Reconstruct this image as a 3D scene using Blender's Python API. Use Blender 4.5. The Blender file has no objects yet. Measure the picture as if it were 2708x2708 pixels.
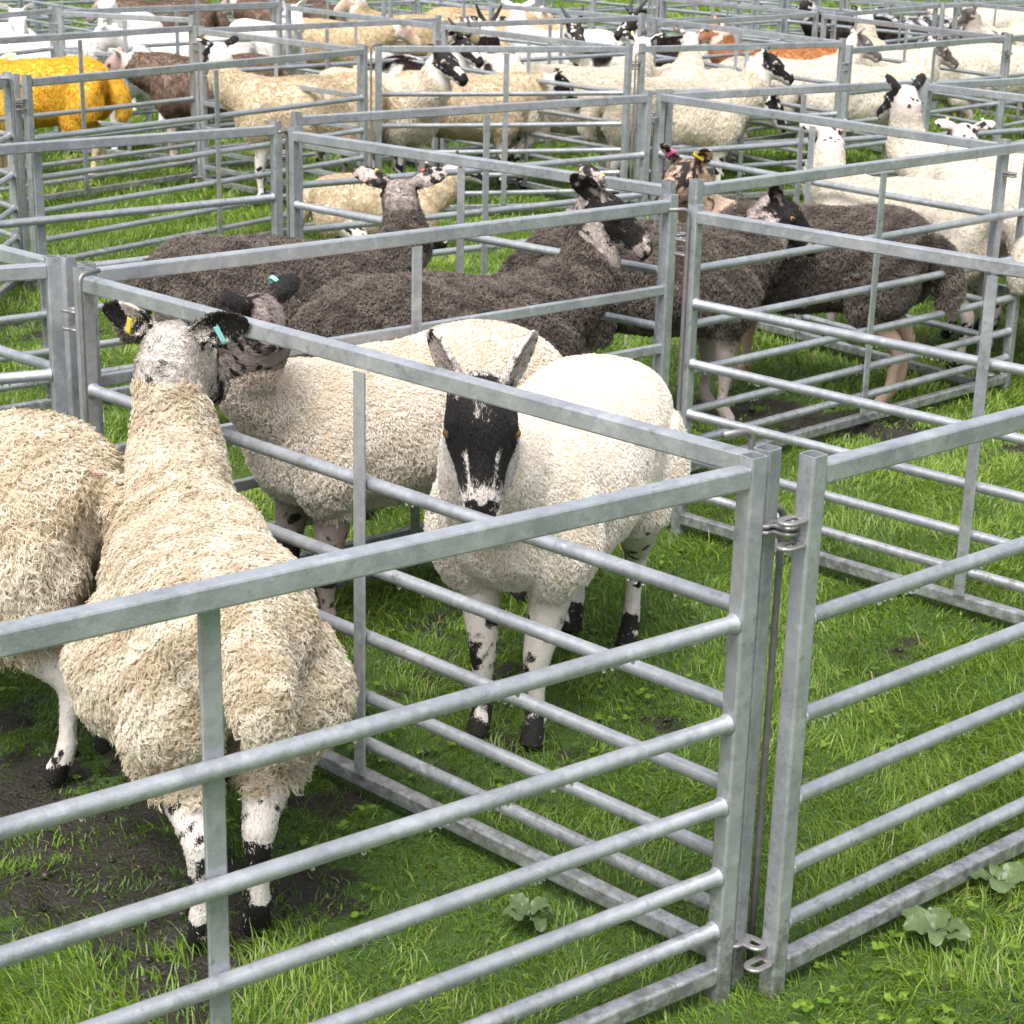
import bpy, math, random
import numpy as np
from mathutils import Vector, Matrix, kdtree

rng = np.random.default_rng(7)
random.seed(7)
scene = bpy.context.scene
COL = scene.collection

# ------------------------------------------------------------------ camera
PITCH, ROLL, CAM_H, LENS = 0.323383, 0.025554, 1.737, 65.42
cam_data = bpy.data.cameras.new("camera")
cam = bpy.data.objects.new("camera", cam_data)
COL.objects.link(cam)
cam_data.sensor_width = 36.0
cam_data.lens = LENS
cam_data.clip_start = 0.05
cam_data.clip_end = 2000
fw = Vector((0, math.cos(PITCH), -math.sin(PITCH)))
r0 = Vector((1, 0, 0))
u0 = r0.cross(fw)
cr, sr = math.cos(ROLL), math.sin(ROLL)
R = cr * r0 + sr * u0
U = cr * u0 - sr * r0
m = Matrix((R, U, -fw)).transposed().to_4x4()
m.translation = Vector((0, 0, CAM_H))
cam.matrix_world = m
cam_data.dof.use_dof = True
cam_data.dof.focus_distance = 3.7
cam_data.dof.aperture_fstop = 16.0
scene.camera = cam

# ------------------------------------------------------------------ sky, sun, exposure
SUN_EL, SUN_AZ = math.radians(60), math.radians(200)   # azimuth clockwise from +Y
world = bpy.data.worlds.new("World")
scene.world = world
world.use_nodes = True
wn = world.node_tree
wn.nodes.clear()
wo = wn.nodes.new("ShaderNodeOutputWorld")
bg = wn.nodes.new("ShaderNodeBackground")
sky = wn.nodes.new("ShaderNodeTexSky")
sky.sky_type = 'NISHITA'
sky.sun_disc = False
sky.sun_elevation = SUN_EL
sky.sun_rotation = SUN_AZ
sky.air_density = 1.0
sky.dust_density = 6.0
sky.ozone_density = 0.6
hsv = wn.nodes.new("ShaderNodeHueSaturation")
hsv.inputs['Saturation'].default_value = 0.42
wn.links.new(sky.outputs[0], hsv.inputs['Color'])
wn.links.new(hsv.outputs[0], bg.inputs['Color'])
bg.inputs['Strength'].default_value = 0.15
wn.links.new(bg.outputs[0], wo.inputs['Surface'])
sun_data = bpy.data.lights.new("sun", 'SUN')
sun_data.energy = 1.4
sun_data.angle = math.radians(32)
sun_data.color = (1.0, 0.975, 0.94)
sun = bpy.data.objects.new("sun", sun_data)
COL.objects.link(sun)
sd = Vector((math.sin(SUN_AZ) * math.cos(SUN_EL), math.cos(SUN_AZ) * math.cos(SUN_EL), math.sin(SUN_EL)))
sun.rotation_euler = sd.to_track_quat('Z', 'Y').to_euler()
sun.location = sd * 30
scene.view_settings.view_transform = 'Standard'
scene.view_settings.look = 'None'
scene.view_settings.exposure = 0.92
scene.view_settings.gamma = 1.0

# ------------------------------------------------------------------ helpers
class NoiseTab:
    def __init__(self, seed):
        self.t = np.random.default_rng(seed).random((256, 256))
    def __call__(self, x, y, s=1.0):
        x = np.asarray(x) * s + 1000.0; y = np.asarray(y) * s + 1000.0
        xi = np.floor(x).astype(int); yi = np.floor(y).astype(int)
        fx = x - xi; fy = y - yi
        fx = fx * fx * (3 - 2 * fx); fy = fy * fy * (3 - 2 * fy)
        t = self.t
        a = t[xi % 256, yi % 256]; b = t[(xi + 1) % 256, yi % 256]
        c = t[xi % 256, (yi + 1) % 256]; d = t[(xi + 1) % 256, (yi + 1) % 256]
        return a * (1 - fx) * (1 - fy) + b * fx * (1 - fy) + c * (1 - fx) * fy + d * fx * fy
N1, N2, N3 = NoiseTab(1), NoiseTab(2), NoiseTab(3)

def mesh_np(name, V, polys, smooth=True):
    """V (n,3); polys: list of (m,k) index arrays"""
    me = bpy.data.meshes.new(name)
    V = np.ascontiguousarray(V, dtype=np.float32)
    me.vertices.add(len(V))
    me.vertices.foreach_set("co", V.ravel())
    idx = np.concatenate([p.ravel() for p in polys]).astype(np.int32)
    tot = np.concatenate([np.full(len(p), p.shape[1], dtype=np.int32) for p in polys])
    st = np.concatenate([[0], np.cumsum(tot)[:-1]]).astype(np.int32)
    me.loops.add(len(idx))
    me.loops.foreach_set("vertex_index", idx)
    me.polygons.add(len(tot))
    me.polygons.foreach_set("loop_start", st)
    me.polygons.foreach_set("use_smooth", np.full(len(tot), smooth, dtype=bool))
    me.update(calc_edges=True)
    return me

def fattr(me, name, arr, domain='POINT'):
    a = me.attributes.new(name, 'FLOAT', domain)
    a.data.foreach_set("value", np.ascontiguousarray(arr, dtype=np.float32))

def link(o, parent=None):
    COL.objects.link(o)
    if parent is not None:
        o.parent = parent
    return o

def obj(name, me, parent=None, mat=None):
    o = bpy.data.objects.new(name, me)
    if mat is not None and len(me.materials) == 0:
        me.materials.append(mat)
    return link(o, parent)

def tag(o, label=None, cat=None, group=None, kind=None):
    if label: o["label"] = label
    if cat: o["category"] = cat
    if group: o["group"] = group
    if kind: o["kind"] = kind
    return o

def empty(name, loc, rz=0.0):
    o = bpy.data.objects.new(name, None)
    o.empty_display_size = 0.1
    o.location = loc
    o.rotation_euler = (0, 0, rz)
    return link(o)

class Geo:
    def __init__(self): self.v = []; self.f = []
    def add(self, vs, fs):
        b = len(self.v)
        self.v += [tuple(x) for x in vs]
        self.f += [tuple(i + b for i in f) for f in fs]
    def mesh(self, name, smooth=False):
        me = bpy.data.meshes.new(name)
        me.from_pydata(self.v, [], self.f)
        if smooth:
            me.polygons.foreach_set("use_smooth", [True] * len(me.polygons))
        me.update()
        return me
    def sweep(self, path, prof, sides=None, caps=True):
        """path: list of Vector; prof: list of lists of (a,b) per station; frames from side hint"""
        n = len(prof[0])
        rings = []
        for i, p in enumerate(path):
            t = (path[min(i + 1, len(path) - 1)] - path[max(i - 1, 0)]).normalized()
            s = Vector(sides) if sides is not None else Vector((0, 0, 1))
            a = s - t * s.dot(t)
            if a.length < 1e-4: a = Vector((1, 0, 0)) - t * t.x
            a.normalize()
            b = t.cross(a)
            rings.append([p + a * q[0] + b * q[1] for q in prof[i]])
        vs = [x for r in rings for x in r]
        fs = []
        for i in range(len(path) - 1):
            for j in range(n):
                fs.append((i * n + j, i * n + (j + 1) % n, (i + 1) * n + (j + 1) % n, (i + 1) * n + j))
        if caps:
            fs.append(tuple(range(n - 1, -1, -1)))
            fs.append(tuple((len(path) - 1) * n + j for j in range(n)))
        self.add(vs, fs)

def circ(r, n=12): return [(r * math.cos(2 * math.pi * i / n), r * math.sin(2 * math.pi * i / n)) for i in range(n)]
def rrect(w, h, r=0.004, k=2):
    out = []
    for cx, cy, a0 in ((w / 2 - r, h / 2 - r, 0), (-w / 2 + r, h / 2 - r, 90), (-w / 2 + r, -h / 2 + r, 180), (w / 2 - r, -h / 2 + r, 270)):
        for i in range(k + 1):
            a = math.radians(a0 + 90 * i / k)
            out.append((cx + r * math.cos(a), cy + r * math.sin(a)))
    return out

# ------------------------------------------------------------------ materials
def newmat(name):
    mt = bpy.data.materials.new(name)
    mt.use_nodes = True
    nt = mt.node_tree
    nt.nodes.clear()
    out = nt.nodes.new("ShaderNodeOutputMaterial")
    return mt, nt, out
def N(nt, typ, **kw):
    n = nt.nodes.new(typ)
    for k, v in kw.items():
        if k in n.inputs: n.inputs[k].default_value = v
        else: setattr(n, k, v)
    return n
def rgba(c): return (c[0], c[1], c[2], 1.0)
def attr(nt, name): 
    n = nt.nodes.new("ShaderNodeAttribute"); n.attribute_name = name; return n
def mixc(nt, fac, a, b):
    n = nt.nodes.new("ShaderNodeMix"); n.data_type = 'RGBA'
    for i, x in ((0, fac), (6, a), (7, b)):
        if isinstance(x, (int, float)): n.inputs[i].default_value = x
        elif isinstance(x, tuple): n.inputs[i].default_value = rgba(x)
        else: nt.links.new(x, n.inputs[i])
    return n.outputs[2]
def math_(nt, op, a, b=None, clamp=False):
    n = nt.nodes.new("ShaderNodeMath"); n.operation = op; n.use_clamp = clamp
    for i, x in ((0, a), (1, b)):
        if x is None: continue
        if isinstance(x, (int, float)): n.inputs[i].default_value = x
        else: nt.links.new(x, n.inputs[i])
    return n.outputs[0]
def ramp(nt, fac, stops):
    n = nt.nodes.new("ShaderNodeValToRGB")
    e = n.color_ramp.elements
    while len(e) < len(stops): e.new(0.5)
    for i, (p, c) in enumerate(stops):
        e[i].position = p; e[i].color = rgba(c) if isinstance(c, tuple) else (c, c, c, 1)
    nt.links.new(fac, n.inputs[0])
    return n.outputs[0]
def objcoord(nt): return nt.nodes.new("ShaderNodeTexCoord").outputs['Object']
def noise(nt, vec, scale, detail=2.0, rough=0.5):
    n = N(nt, "ShaderNodeTexNoise", Scale=scale, Detail=detail, Roughness=rough)
    nt.links.new(vec, n.inputs['Vector'])
    return n.outputs['Fac']

def steel_mat():
    mt, nt, out = newmat("galvanised_steel")
    co = objcoord(nt)
    oi = nt.nodes.new("ShaderNodeObjectInfo")
    add = N(nt, "ShaderNodeVectorMath", operation='ADD')
    sc = N(nt, "ShaderNodeVectorMath", operation='SCALE'); sc.inputs['Scale'].default_value = 40
    cmb = N(nt, "ShaderNodeCombineXYZ")
    for k in range(3): nt.links.new(oi.outputs['Random'], cmb.inputs[k])
    nt.links.new(cmb.outputs[0], sc.inputs[0])
    nt.links.new(co, add.inputs[0]); nt.links.new(sc.outputs[0], add.inputs[1])
    v = add.outputs[0]
    vor = N(nt, "ShaderNodeTexVoronoi", Scale=70.0); nt.links.new(v, vor.inputs['Vector'])
    sep = N(nt, "ShaderNodeSeparateColor"); nt.links.new(vor.outputs['Color'], sep.inputs[0])
    n1 = noise(nt, v, 9, 5, .65); n2 = noise(nt, v, 60, 4, .6); n3 = noise(nt, v, 2.2, 3)
    c = mixc(nt, ramp(nt, n1, [(.3, 0.0), (.7, 1.0)]), (.26, .276, .30), (.50, .522, .55))
    c = mixc(nt, math_(nt, 'MULTIPLY', sep.outputs[0], .30), c, (.47, .50, .54))
    c = mixc(nt, math_(nt, 'MULTIPLY', sep.outputs[1], .22), c, (.12, .135, .155))
    st = ramp(nt, n2, [(.56, 0.0), (.66, 1.0)])
    st2 = ramp(nt, n3, [(.45, 0.0), (.62, 1.0)])
    c = mixc(nt, math_(nt, 'MULTIPLY', math_(nt, 'MULTIPLY', st, st2), .6), c, (.20, .19, .175))
    n4 = noise(nt, v, 28, 3)
    wh = ramp(nt, n4, [(.62, 0.0), (.70, 1.0)])
    c = mixc(nt, math_(nt, 'MULTIPLY', wh, .32), c, (.64, .66, .68))
    n5 = noise(nt, v, 240, 2, .6)
    sp = ramp(nt, n5, [(.62, 0.0), (.70, 1.0)])
    c = mixc(nt, math_(nt, 'MULTIPLY', sp, .28), c, (.70, .72, .75))
    rs = ramp(nt, noise(nt, v, 15, 5, .75), [(.64, 0.0), (.74, 1.0)])
    c = mixc(nt, math_(nt, 'MULTIPLY', rs, .7), c, (.085, .07, .055))
    # mud splashed up from the ground
    gp = nt.nodes.new("ShaderNodeNewGeometry"); gs = nt.nodes.new("ShaderNodeSeparateXYZ"); nt.links.new(gp.outputs['Position'], gs.inputs[0])
    hz = math_(nt, 'MULTIPLY', math_(nt, 'SUBTRACT', .30, gs.outputs[2]), 1.1)
    ms = ramp(nt, math_(nt, 'ADD', noise(nt, v, 34, 5, .75), hz), [(.70, 0.0), (.86, 1.0)])
    c = mixc(nt, math_(nt, 'MULTIPLY', ms, .55), c, (.075, .06, .042))
    p = N(nt, "ShaderNodeBsdfPrincipled", Metallic=.52)
    p.inputs['Coat Weight'].default_value = .8; p.inputs['Coat Roughness'].default_value = .12; p.inputs['Coat IOR'].default_value = 1.4
    nt.links.new(c, p.inputs['Base Color'])
    rg = math_(nt, 'ADD', math_(nt, 'MULTIPLY', n2, .30), .24)
    nt.links.new(rg, p.inputs['Roughness'])
    b = N(nt, "ShaderNodeBump", Strength=.35, Distance=.002)
    nt.links.new(math_(nt, 'ADD', math_(nt, 'ADD', n2, math_(nt, 'MULTIPLY', n5, .5)), math_(nt, 'MULTIPLY', n1, .8)), b.inputs['Height'])
    nt.links.new(b.outputs[0], p.inputs['Normal'])
    nt.links.new(p.outputs[0], out.inputs[0])
    return mt
STEEL = steel_mat()

def rod_mat():
    mt, nt, out = newmat("dull_steel")
    co = objcoord(nt)
    n1 = noise(nt, co, 40, 4)
    c = mixc(nt, n1, (.13, .125, .12), (.34, .335, .34))
    p = N(nt, "ShaderNodeBsdfPrincipled", Metallic=.6, Roughness=.5)
    nt.links.new(c, p.inputs['Base Color'])
    nt.links.new(p.outputs[0], out.inputs[0])
    return mt
ROD = rod_mat()

def patch_mask(nt, lo=.50, hi=.53, scale=3.2):
    co = objcoord(nt)
    oi = nt.nodes.new("ShaderNodeObjectInfo")
    # the body and its fleece share one patch layout, fixed in the sheep's own space
    return ramp(nt, noise(nt, co, scale, 2, .45), [(lo, 0.0), (hi, 1.0)])

def wool_mat(name, c1, c2, patch=None, trans=.25, pink=None, stain=None):
    mt, nt, out = newmat(name)
    t = attr(nt, "tint")
    c = mixc(nt, t.outputs['Fac'], c1, c2)
    co = objcoord(nt)
    if pink:
        pm = ramp(nt, noise(nt, co, 5, 3, .6), [(.50, 0.0), (.66, 1.0)])
        g = nt.nodes.new("ShaderNodeSeparateXYZ"); nt.links.new(co, g.inputs[0])
        up = ramp(nt, math_(nt, 'MULTIPLY', g.outputs[2], 1.0), [(.58, 0.0), (.7, 1.0)])
        c = mixc(nt, math_(nt, 'MULTIPLY', math_(nt, 'MULTIPLY', pm, up), .7), c, pink)
    if stain:
        sm = ramp(nt, noise(nt, co, 4, 3, .6), [(.5, 0.0), (.68, 1.0)])
        c = mixc(nt, math_(nt, 'MULTIPLY', sm, .55), c, stain)
    if patch:
        c = mixc(nt, patch_mask(nt, *patch[1:]), c, patch[0])
    d = N(nt, "ShaderNodeBsdfDiffuse"); nt.links.new(c, d.inputs['Color'])
    tr = N(nt, "ShaderNodeBsdfTranslucent"); nt.links.new(c, tr.inputs['Color'])
    mx = N(nt, "ShaderNodeMixShader"); mx.inputs[0].default_value = trans
    nt.links.new(d.outputs[0], mx.inputs[1]); nt.links.new(tr.outputs[0], mx.inputs[2])
    nt.links.new(mx.outputs[0], out.inputs[0])
    return mt

def body_mat(name, wool, light, dark, patch=None, pinkc=(.55, .33, .28), blotch=60.0):
    mt, nt, out = newmat(name)
    co = objcoord(nt)
    w = attr(nt, "wool").outputs['Fac']; dk = attr(nt, "dark").outputs['Fac']; pk = attr(nt, "pink").outputs['Fac']
    nb = noise(nt, co, blotch, 3, .6); nf = noise(nt, co, 380, 2, .6)
    nn = math_(nt, 'ADD', math_(nt, 'MULTIPLY', math_(nt, 'SUBTRACT', nb, .5), .5), math_(nt, 'MULTIPLY', math_(nt, 'SUBTRACT', nf, .5), .5))
    dv = ramp(nt, math_(nt, 'ADD', dk, nn), [(.44, 0.0), (.56, 1.0)])
    lt = mixc(nt, nf, tuple(x * .8 for x in light), tuple(min(1, x * 1.15) for x in light))
    lt = mixc(nt, math_(nt, 'MULTIPLY', pk, .8), lt, pinkc)
    dc = mixc(nt, nf, tuple(x * .6 for x in dark), tuple(x * 1.7 for x in dark))
    sk = mixc(nt, dv, lt, dc)
    wc = mixc(nt, noise(nt, co, 45, 4, .7), tuple(x * .72 for x in wool), wool)
    if patch: wc = mixc(nt, patch_mask(nt, *patch[1:]), wc, patch[0])
    we = ramp(nt, math_(nt, 'ADD', w, math_(nt, 'MULTIPLY', math_(nt, 'SUBTRACT', nb, .5), .5)), [(.4, 0.0), (.6, 1.0)])
    c = mixc(nt, we, sk, wc)
    p = N(nt, "ShaderNodeBsdfPrincipled", Roughness=.75)
    p.inputs['Specular IOR Level'].default_value = .25
    nt.links.new(c, p.inputs['Base Color'])
    b = N(nt, "ShaderNodeBump", Strength=.5, Distance=.004)
    nt.links.new(math_(nt, 'ADD', math_(nt, 'MULTIPLY', nf, .5), nb), b.inputs['Height'])
    nt.links.new(b.outputs[0], p.inputs['Normal'])
    nt.links.new(p.outputs[0], out.inputs[0])
    return mt

def plain(name, c, rough=.5, metal=0.0, var=.15):
    mt, nt, out = newmat(name)
    nz = noise(nt, objcoord(nt), 30, 3)
    cc = mixc(nt, nz, tuple(x * (1 - var) for x in c), tuple(min(1, x * (1 + var)) for x in c))
    p = N(nt, "ShaderNodeBsdfPrincipled", Roughness=rough, Metallic=metal)
    nt.links.new(cc, p.inputs['Base Color'])
    nt.links.new(p.outputs[0], out.inputs[0])
    return mt

def eye_mat():
    mt, nt, out = newmat("sheep_eye")
    g = nt.nodes.new("ShaderNodeSeparateXYZ"); nt.links.new(objcoord(nt), g.inputs[0])
    # amber iris with a level, slot-shaped pupil; +Z of the eye looks outwards
    x = math_(nt, 'DIVIDE', g.outputs[0], .0062); y = math_(nt, 'DIVIDE', g.outputs[1], .0030)
    rr = math_(nt, 'ADD', math_(nt, 'MULTIPLY', x, x), math_(nt, 'MULTIPLY', y, y))
    c = mixc(nt, ramp(nt, rr, [(.8, 0.0), (1.0, 1.0)]), (.004, .004, .004), (.17, .085, .022))
    r2 = math_(nt, 'SQRT', math_(nt, 'ADD', math_(nt, 'MULTIPLY', g.outputs[0], g.outputs[0]), math_(nt, 'MULTIPLY', g.outputs[1], g.outputs[1])))
    c = mixc(nt, ramp(nt, math_(nt, 'MULTIPLY', r2, 100), [(.95, 0.0), (1.05, 1.0)]), c, (.012, .01, .009))
    p = N(nt, "ShaderNodeBsdfPrincipled", Roughness=.08)
    nt.links.new(c, p.inputs['Base Color']); nt.links.new(p.outputs[0], out.inputs[0])
    return mt
EYE = eye_mat()
TAGS = {k: plain("tag_" + k, c, .45) for k, c in dict(yellow=(.75, .62, .05), teal=(.25, .6, .58), pink=(.7, .1, .3), red=(.7, .12, .1)).items()}
HORN = plain("horn", (.035, .032, .03), .55)

# ------------------------------------------------------------------ ground
MUD = [(-.80, 3.05, .30, 1.0), (-.55, 2.95, .34, .8), (-.95, 3.4, .35, .9), (.97, 6.25, .38, 1.0), (1.2, 6.15, .30, .9), (.70, 6.35, .3, .8),
       (.94, 4.19, .09, .7), (-1.99, 7.4, .35, .6), (.86, 2.6, .12, .9), (-.58, 2.72, .14, .8), (.37, 3.76, .05, .6), (-1.3, 3.5, .5, .8), (.3, 5.8, .35, .6), (-.45, 3.3, .2, .5),
       (1.7, 5.9, .3, .6), (-.2, 4.1, .35, .45), (.0, 3.6, .16, .4)]
def mudness(x, y):
    m_ = np.zeros_like(x)
    for cx, cy, r, s in MUD:
        m_ = np.maximum(m_, s * np.exp(-((x - cx) ** 2 + (y - cy) ** 2) / (r * r)))
    nz = .45 * N1(x, y, 6) + .35 * N2(x, y, 15) + .20 * N3(x, y, 38)
    return np.clip((m_ + (nz - .5) * 2.0 - .42) * 2.6, 0, 1) * (m_ > .08)
def ground_z(x, y):
    z = .018 * (N2(x, y, 1.3) - .5) + .012 * (N3(x, y, 4.5) - .5)
    md = mudness(x, y)
    return z - .008 + md * (.050 * (N1(x, y, 15) - .5) + .035 * (N3(x, y, 30) - .5))

def axis(lo, hi, d, far):
    a = np.arange(lo, hi, d)
    r = [hi]; s = d
    while r[-1] < far: s *= 1.25; r.append(r[-1] + s)
    l = [lo]; s = d
    while l[-1] > -far: s *= 1.25; l.append(l[-1] - s)
    return np.concatenate([np.array(l[1:])[::-1], a, np.array(r)])
gx = axis(-2.8, 3.0, .028, 300.0); gy = axis(1.8, 8.2, .028, 300.0)
GX, GY = np.meshgrid(gx, gy)
GZ = ground_z(GX, GY)
nx, ny = len(gx), len(gy)
ii = (np.arange(ny - 1)[:, None] * nx + np.arange(nx - 1)[None, :]).ravel()
gme = mesh_np("field_ground", np.stack([GX.ravel(), GY.ravel(), GZ.ravel()], 1), [np.stack([ii, ii + 1, ii + nx + 1, ii + nx], 1)])
fattr(gme, "mud", mudness(GX, GY).ravel())
def ground_mat():
    mt, nt, out = newmat("field_soil")
    co = objcoord(nt)
    md = attr(nt, "mud").outputs['Fac']
    n1 = noise(nt, co, 6, 5, .65); n2 = noise(nt, co, 90, 4, .7); n3 = noise(nt, co, .7, 3)
    g = mixc(nt, n2, (.018, .04, .006), (.06, .115, .018))
    g = mixc(nt, math_(nt, 'MULTIPLY', n3, .6), g, (.055, .12, .012))
    d = mixc(nt, n2, (.007, .0058, .0045), (.030, .023, .017))
    c = mixc(nt, ramp(nt, math_(nt, 'ADD', md, math_(nt, 'MULTIPLY', math_(nt, 'SUBTRACT', n1, .5), .5)), [(.2, 0.0), (.5, 1.0)]), g, d)
    p = N(nt, "ShaderNodeBsdfPrincipled")
    nt.links.new(c, p.inputs['Base Color'])
    nt.links.new(math_(nt, 'SUBTRACT', .85, math_(nt, 'MULTIPLY', md, .4)), p.inputs['Roughness'])
    b = N(nt, "ShaderNodeBump", Strength=.8, Distance=.012)
    nt.links.new(math_(nt, 'ADD', n2, n1), b.inputs['Height']); nt.links.new(b.outputs[0], p.inputs['Normal'])
    nt.links.new(p.outputs[0], out.inputs[0])
    return mt
ground = tag(obj("ground", gme, None, ground_mat()), "muddy grass field under the sheep pens", "ground", kind="structure")

# ------------------------------------------------------------------ grass
def grass_mat():
    mt, nt, out = newmat("grass_blade")
    t = attr(nt, "tint").outputs['Fac']; dr = attr(nt, "dry").outputs['Fac']
    c = ramp(nt, t, [(0.0, (.042, .098, .009)), (.35, (.125, .230, .019)), (.72, (.220, .330, .038)), (1.0, (.34, .415, .10))])
    c = mixc(nt, dr, c, (.26, .23, .10))
    d = N(nt, "ShaderNodeBsdfPrincipled", Roughness=.42); nt.links.new(c, d.inputs['Base Color'])
    d.inputs['Specular IOR Level'].default_value = .5
    tr = N(nt, "ShaderNodeBsdfTranslucent"); nt.links.new(mixc(nt, .35, c, (.29, .40, .05)), tr.inputs['Color'])
    mx = N(nt, "ShaderNodeMixShader"); mx.inputs[0].default_value = .36
    nt.links.new(d.outputs[0], mx.inputs[1]); nt.links.new(tr.outputs[0], mx.inputs[2])
    nt.links.new(mx.outputs[0], out.inputs[0])
    return mt
def trampled_shaded(x, y):
    # pen grass trodden thin and short; shade under the sheep painted into its tint
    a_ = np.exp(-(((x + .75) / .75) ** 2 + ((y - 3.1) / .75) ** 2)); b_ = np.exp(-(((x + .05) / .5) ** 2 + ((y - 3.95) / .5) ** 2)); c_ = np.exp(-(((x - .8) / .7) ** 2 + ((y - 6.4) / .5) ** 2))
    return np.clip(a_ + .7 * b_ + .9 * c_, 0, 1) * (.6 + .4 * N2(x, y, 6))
def make_grass():
    P = []
    for y0, y1, dens, wid, lmul in ((1.9, 4.2, 17000, .0026, 1.0), (4.2, 6.5, 12000, .0034, 1.0), (6.5, 10, 5200, .0050, 1.1), (10, 17, 1900, .009, 1.2), (17, 34, 620, .018, 1.35)):
        hw = .37 * y1 + .5
        n = int(dens * (y1 - y0) * 2 * hw)
        x = rng.uniform(-hw, hw, n); y = rng.uniform(y0, y1, n)
        k = np.abs(x) < (.34 * y + .45)
        x, y = x[k], y[k]
        md = mudness(x, y)
        k = rng.random(len(x)) > np.maximum(md * .44, .30 * trampled_shaded(x, y))
        P.append((x[k], y[k], np.full(k.sum(), wid), np.full(k.sum(), lmul), md[k]))
    x, y, wid, lm, md = [np.concatenate(a) for a in zip(*P)]
    n = len(x)
    flow = 2 * math.pi * 2.0 * N1(x, y, 3.2) + rng.normal(0, .95, n) + 2.0 * (N3(x, y, 11) - .5)
    clump = N2(x, y, 5.5); tall = N3(x, y, 1.1)
    L = (.021 + .034 * rng.random(n) ** 1.6 + .045 * clump ** 2) * lm * (.65 + .8 * tall) * (1 - .4 * md) * (1 - .30 * trampled_shaded(x, y))
    lean1 = np.abs(rng.normal(.55, .42, n)) + .25 * clump
    lean2 = lean1 + np.abs(rng.normal(.8, .5, n))
    w = wid * rng.uniform(.6, 1.35, n)
    z = ground_z(x, y) - .004
    ca, sa = np.cos(flow), np.sin(flow)
    tw = rng.normal(0, .7, n)
    sx, sy = -np.sin(flow + tw), np.cos(flow + tw)
    b = np.stack([x, y, z], 1)
    def step(p, ln, lean):
        return p + np.stack([ca * np.sin(lean) * ln, sa * np.sin(lean) * ln, np.cos(lean) * ln], 1)
    m1 = step(b, L * .5, lean1); tp = step(m1, L * .5, np.minimum(lean2, 2.0))
    tp[:, 2] = np.maximum(tp[:, 2], z + .006)
    s = np.stack([sx, sy, np.zeros(n)], 1)
    V = np.stack([b - s * w[:, None] * .5, b + s * w[:, None] * .5, m1 - s * w[:, None] * .45, m1 + s * w[:, None] * .45, tp], 1).reshape(-1, 3)
    o = np.arange(n) * 5
    q = np.stack([o, o + 1, o + 3, o + 2], 1); t3 = np.stack([o + 2, o + 3, o + 4], 1)
    me = mesh_np("grass", V, [q, t3])
    tint = np.clip(-.02 + .56 * rng.random(n) ** 1.2 + .36 * N1(x, y, 2.3) + .30 * (clump - .5) + .25 * (N2(x, y, 1.1) - .5) - .25 * md - .13 * trampled_shaded(x, y) + .10 * np.clip((y - 5) / 8, 0, 1), 0, 1)  # darker tint inside the pens stands in for the shade there
    dry = np.where(rng.random(n) < .075 + .10 * np.clip(N3(x, y, 2.0) - .55, 0, 1), rng.uniform(.4, 1, n), 0)
    fattr(me, "tint", np.repeat(tint, 5)); fattr(me, "dry", np.repeat(dry, 5))
    return me
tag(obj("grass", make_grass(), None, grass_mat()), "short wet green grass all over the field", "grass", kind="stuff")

# clover and small weeds between the blades
def make_clover():
    n = 4200
    y = 2.0 + 7.0 * rng.random(n) ** 1.5; x = (rng.random(n) - .5) * 2 * (.34 * y + .4)
    k = (N2(x, y, 2.6) > .60) & (mudness(x, y) < .15); x, y = x[k], y[k]; n = len(x)
    V = []; F = []
    z = ground_z(x, y)
    ths = np.linspace(0, 2 * math.pi, 7)[:-1]
    for i in range(n):
        h = random.uniform(.012, .03)
        for k in range(3):
            a = k * 2.09 + random.uniform(-.3, .3) ; r = random.uniform(.004, .008)
            cx, cy = x[i] + math.cos(a) * r, y[i] + math.sin(a) * r
            tl = random.uniform(-.5, .5)
            b0 = len(V)
            for th in ths:
                V.append((cx + r * math.cos(th), cy + r * math.sin(th), z[i] + h + tl * r * math.cos(th - a)))
            F.append(list(range(b0, b0 + 6)))
    me = mesh_np("clover", np.array(V), [np.array(F)])
    fattr(me, "tint", np.repeat(rng.uniform(.15, .7, len(F)), 6)); fattr(me, "dry", np.zeros(len(V)))
    return me
tag(obj("clover", make_clover(), None, bpy.data.materials["grass_blade"]), "small clover leaves scattered through the grass", "clover", kind="stuff")

def make_clods():
    V = []; F = []
    base = [(0, 0, 1), (.9, 0, .3), (.28, .85, .3), (-.73, .53, .3), (-.73, -.53, .3), (.28, -.85, .3), (0, 0, -.6)]
    tri = [(0, 1, 2), (0, 2, 3), (0, 3, 4), (0, 4, 5), (0, 5, 1), (6, 2, 1), (6, 3, 2), (6, 4, 3), (6, 5, 4), (6, 1, 5)]
    for cx, cy, r, s in MUD:
        for _ in range(int(95 * r * s) + 2):
            px, py = cx + random.gauss(0, r * .55), cy + random.gauss(0, r * .55)
            q = random.uniform(.003, .009) * (2.0 if random.random() < .12 else 1)
            z0 = float(ground_z(np.array([px]), np.array([py]))[0])
            b0 = len(V)
            for bx, by, bz in base:
                V.append((px + q * bx * random.uniform(.7, 1.3), py + q * by * random.uniform(.7, 1.3), z0 + q * .5 * bz + .003))
            F += [(a + b0, b + b0, c + b0) for a, b, c in tri]
    return mesh_np("mud_clods", np.array(V), [np.array(F)])
tag(obj("mud_clods", make_clods(), None, plain("wet_mud", (.028, .022, .017), .45)), "dark wet clods of trodden mud and droppings", "mud", kind="stuff")

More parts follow.
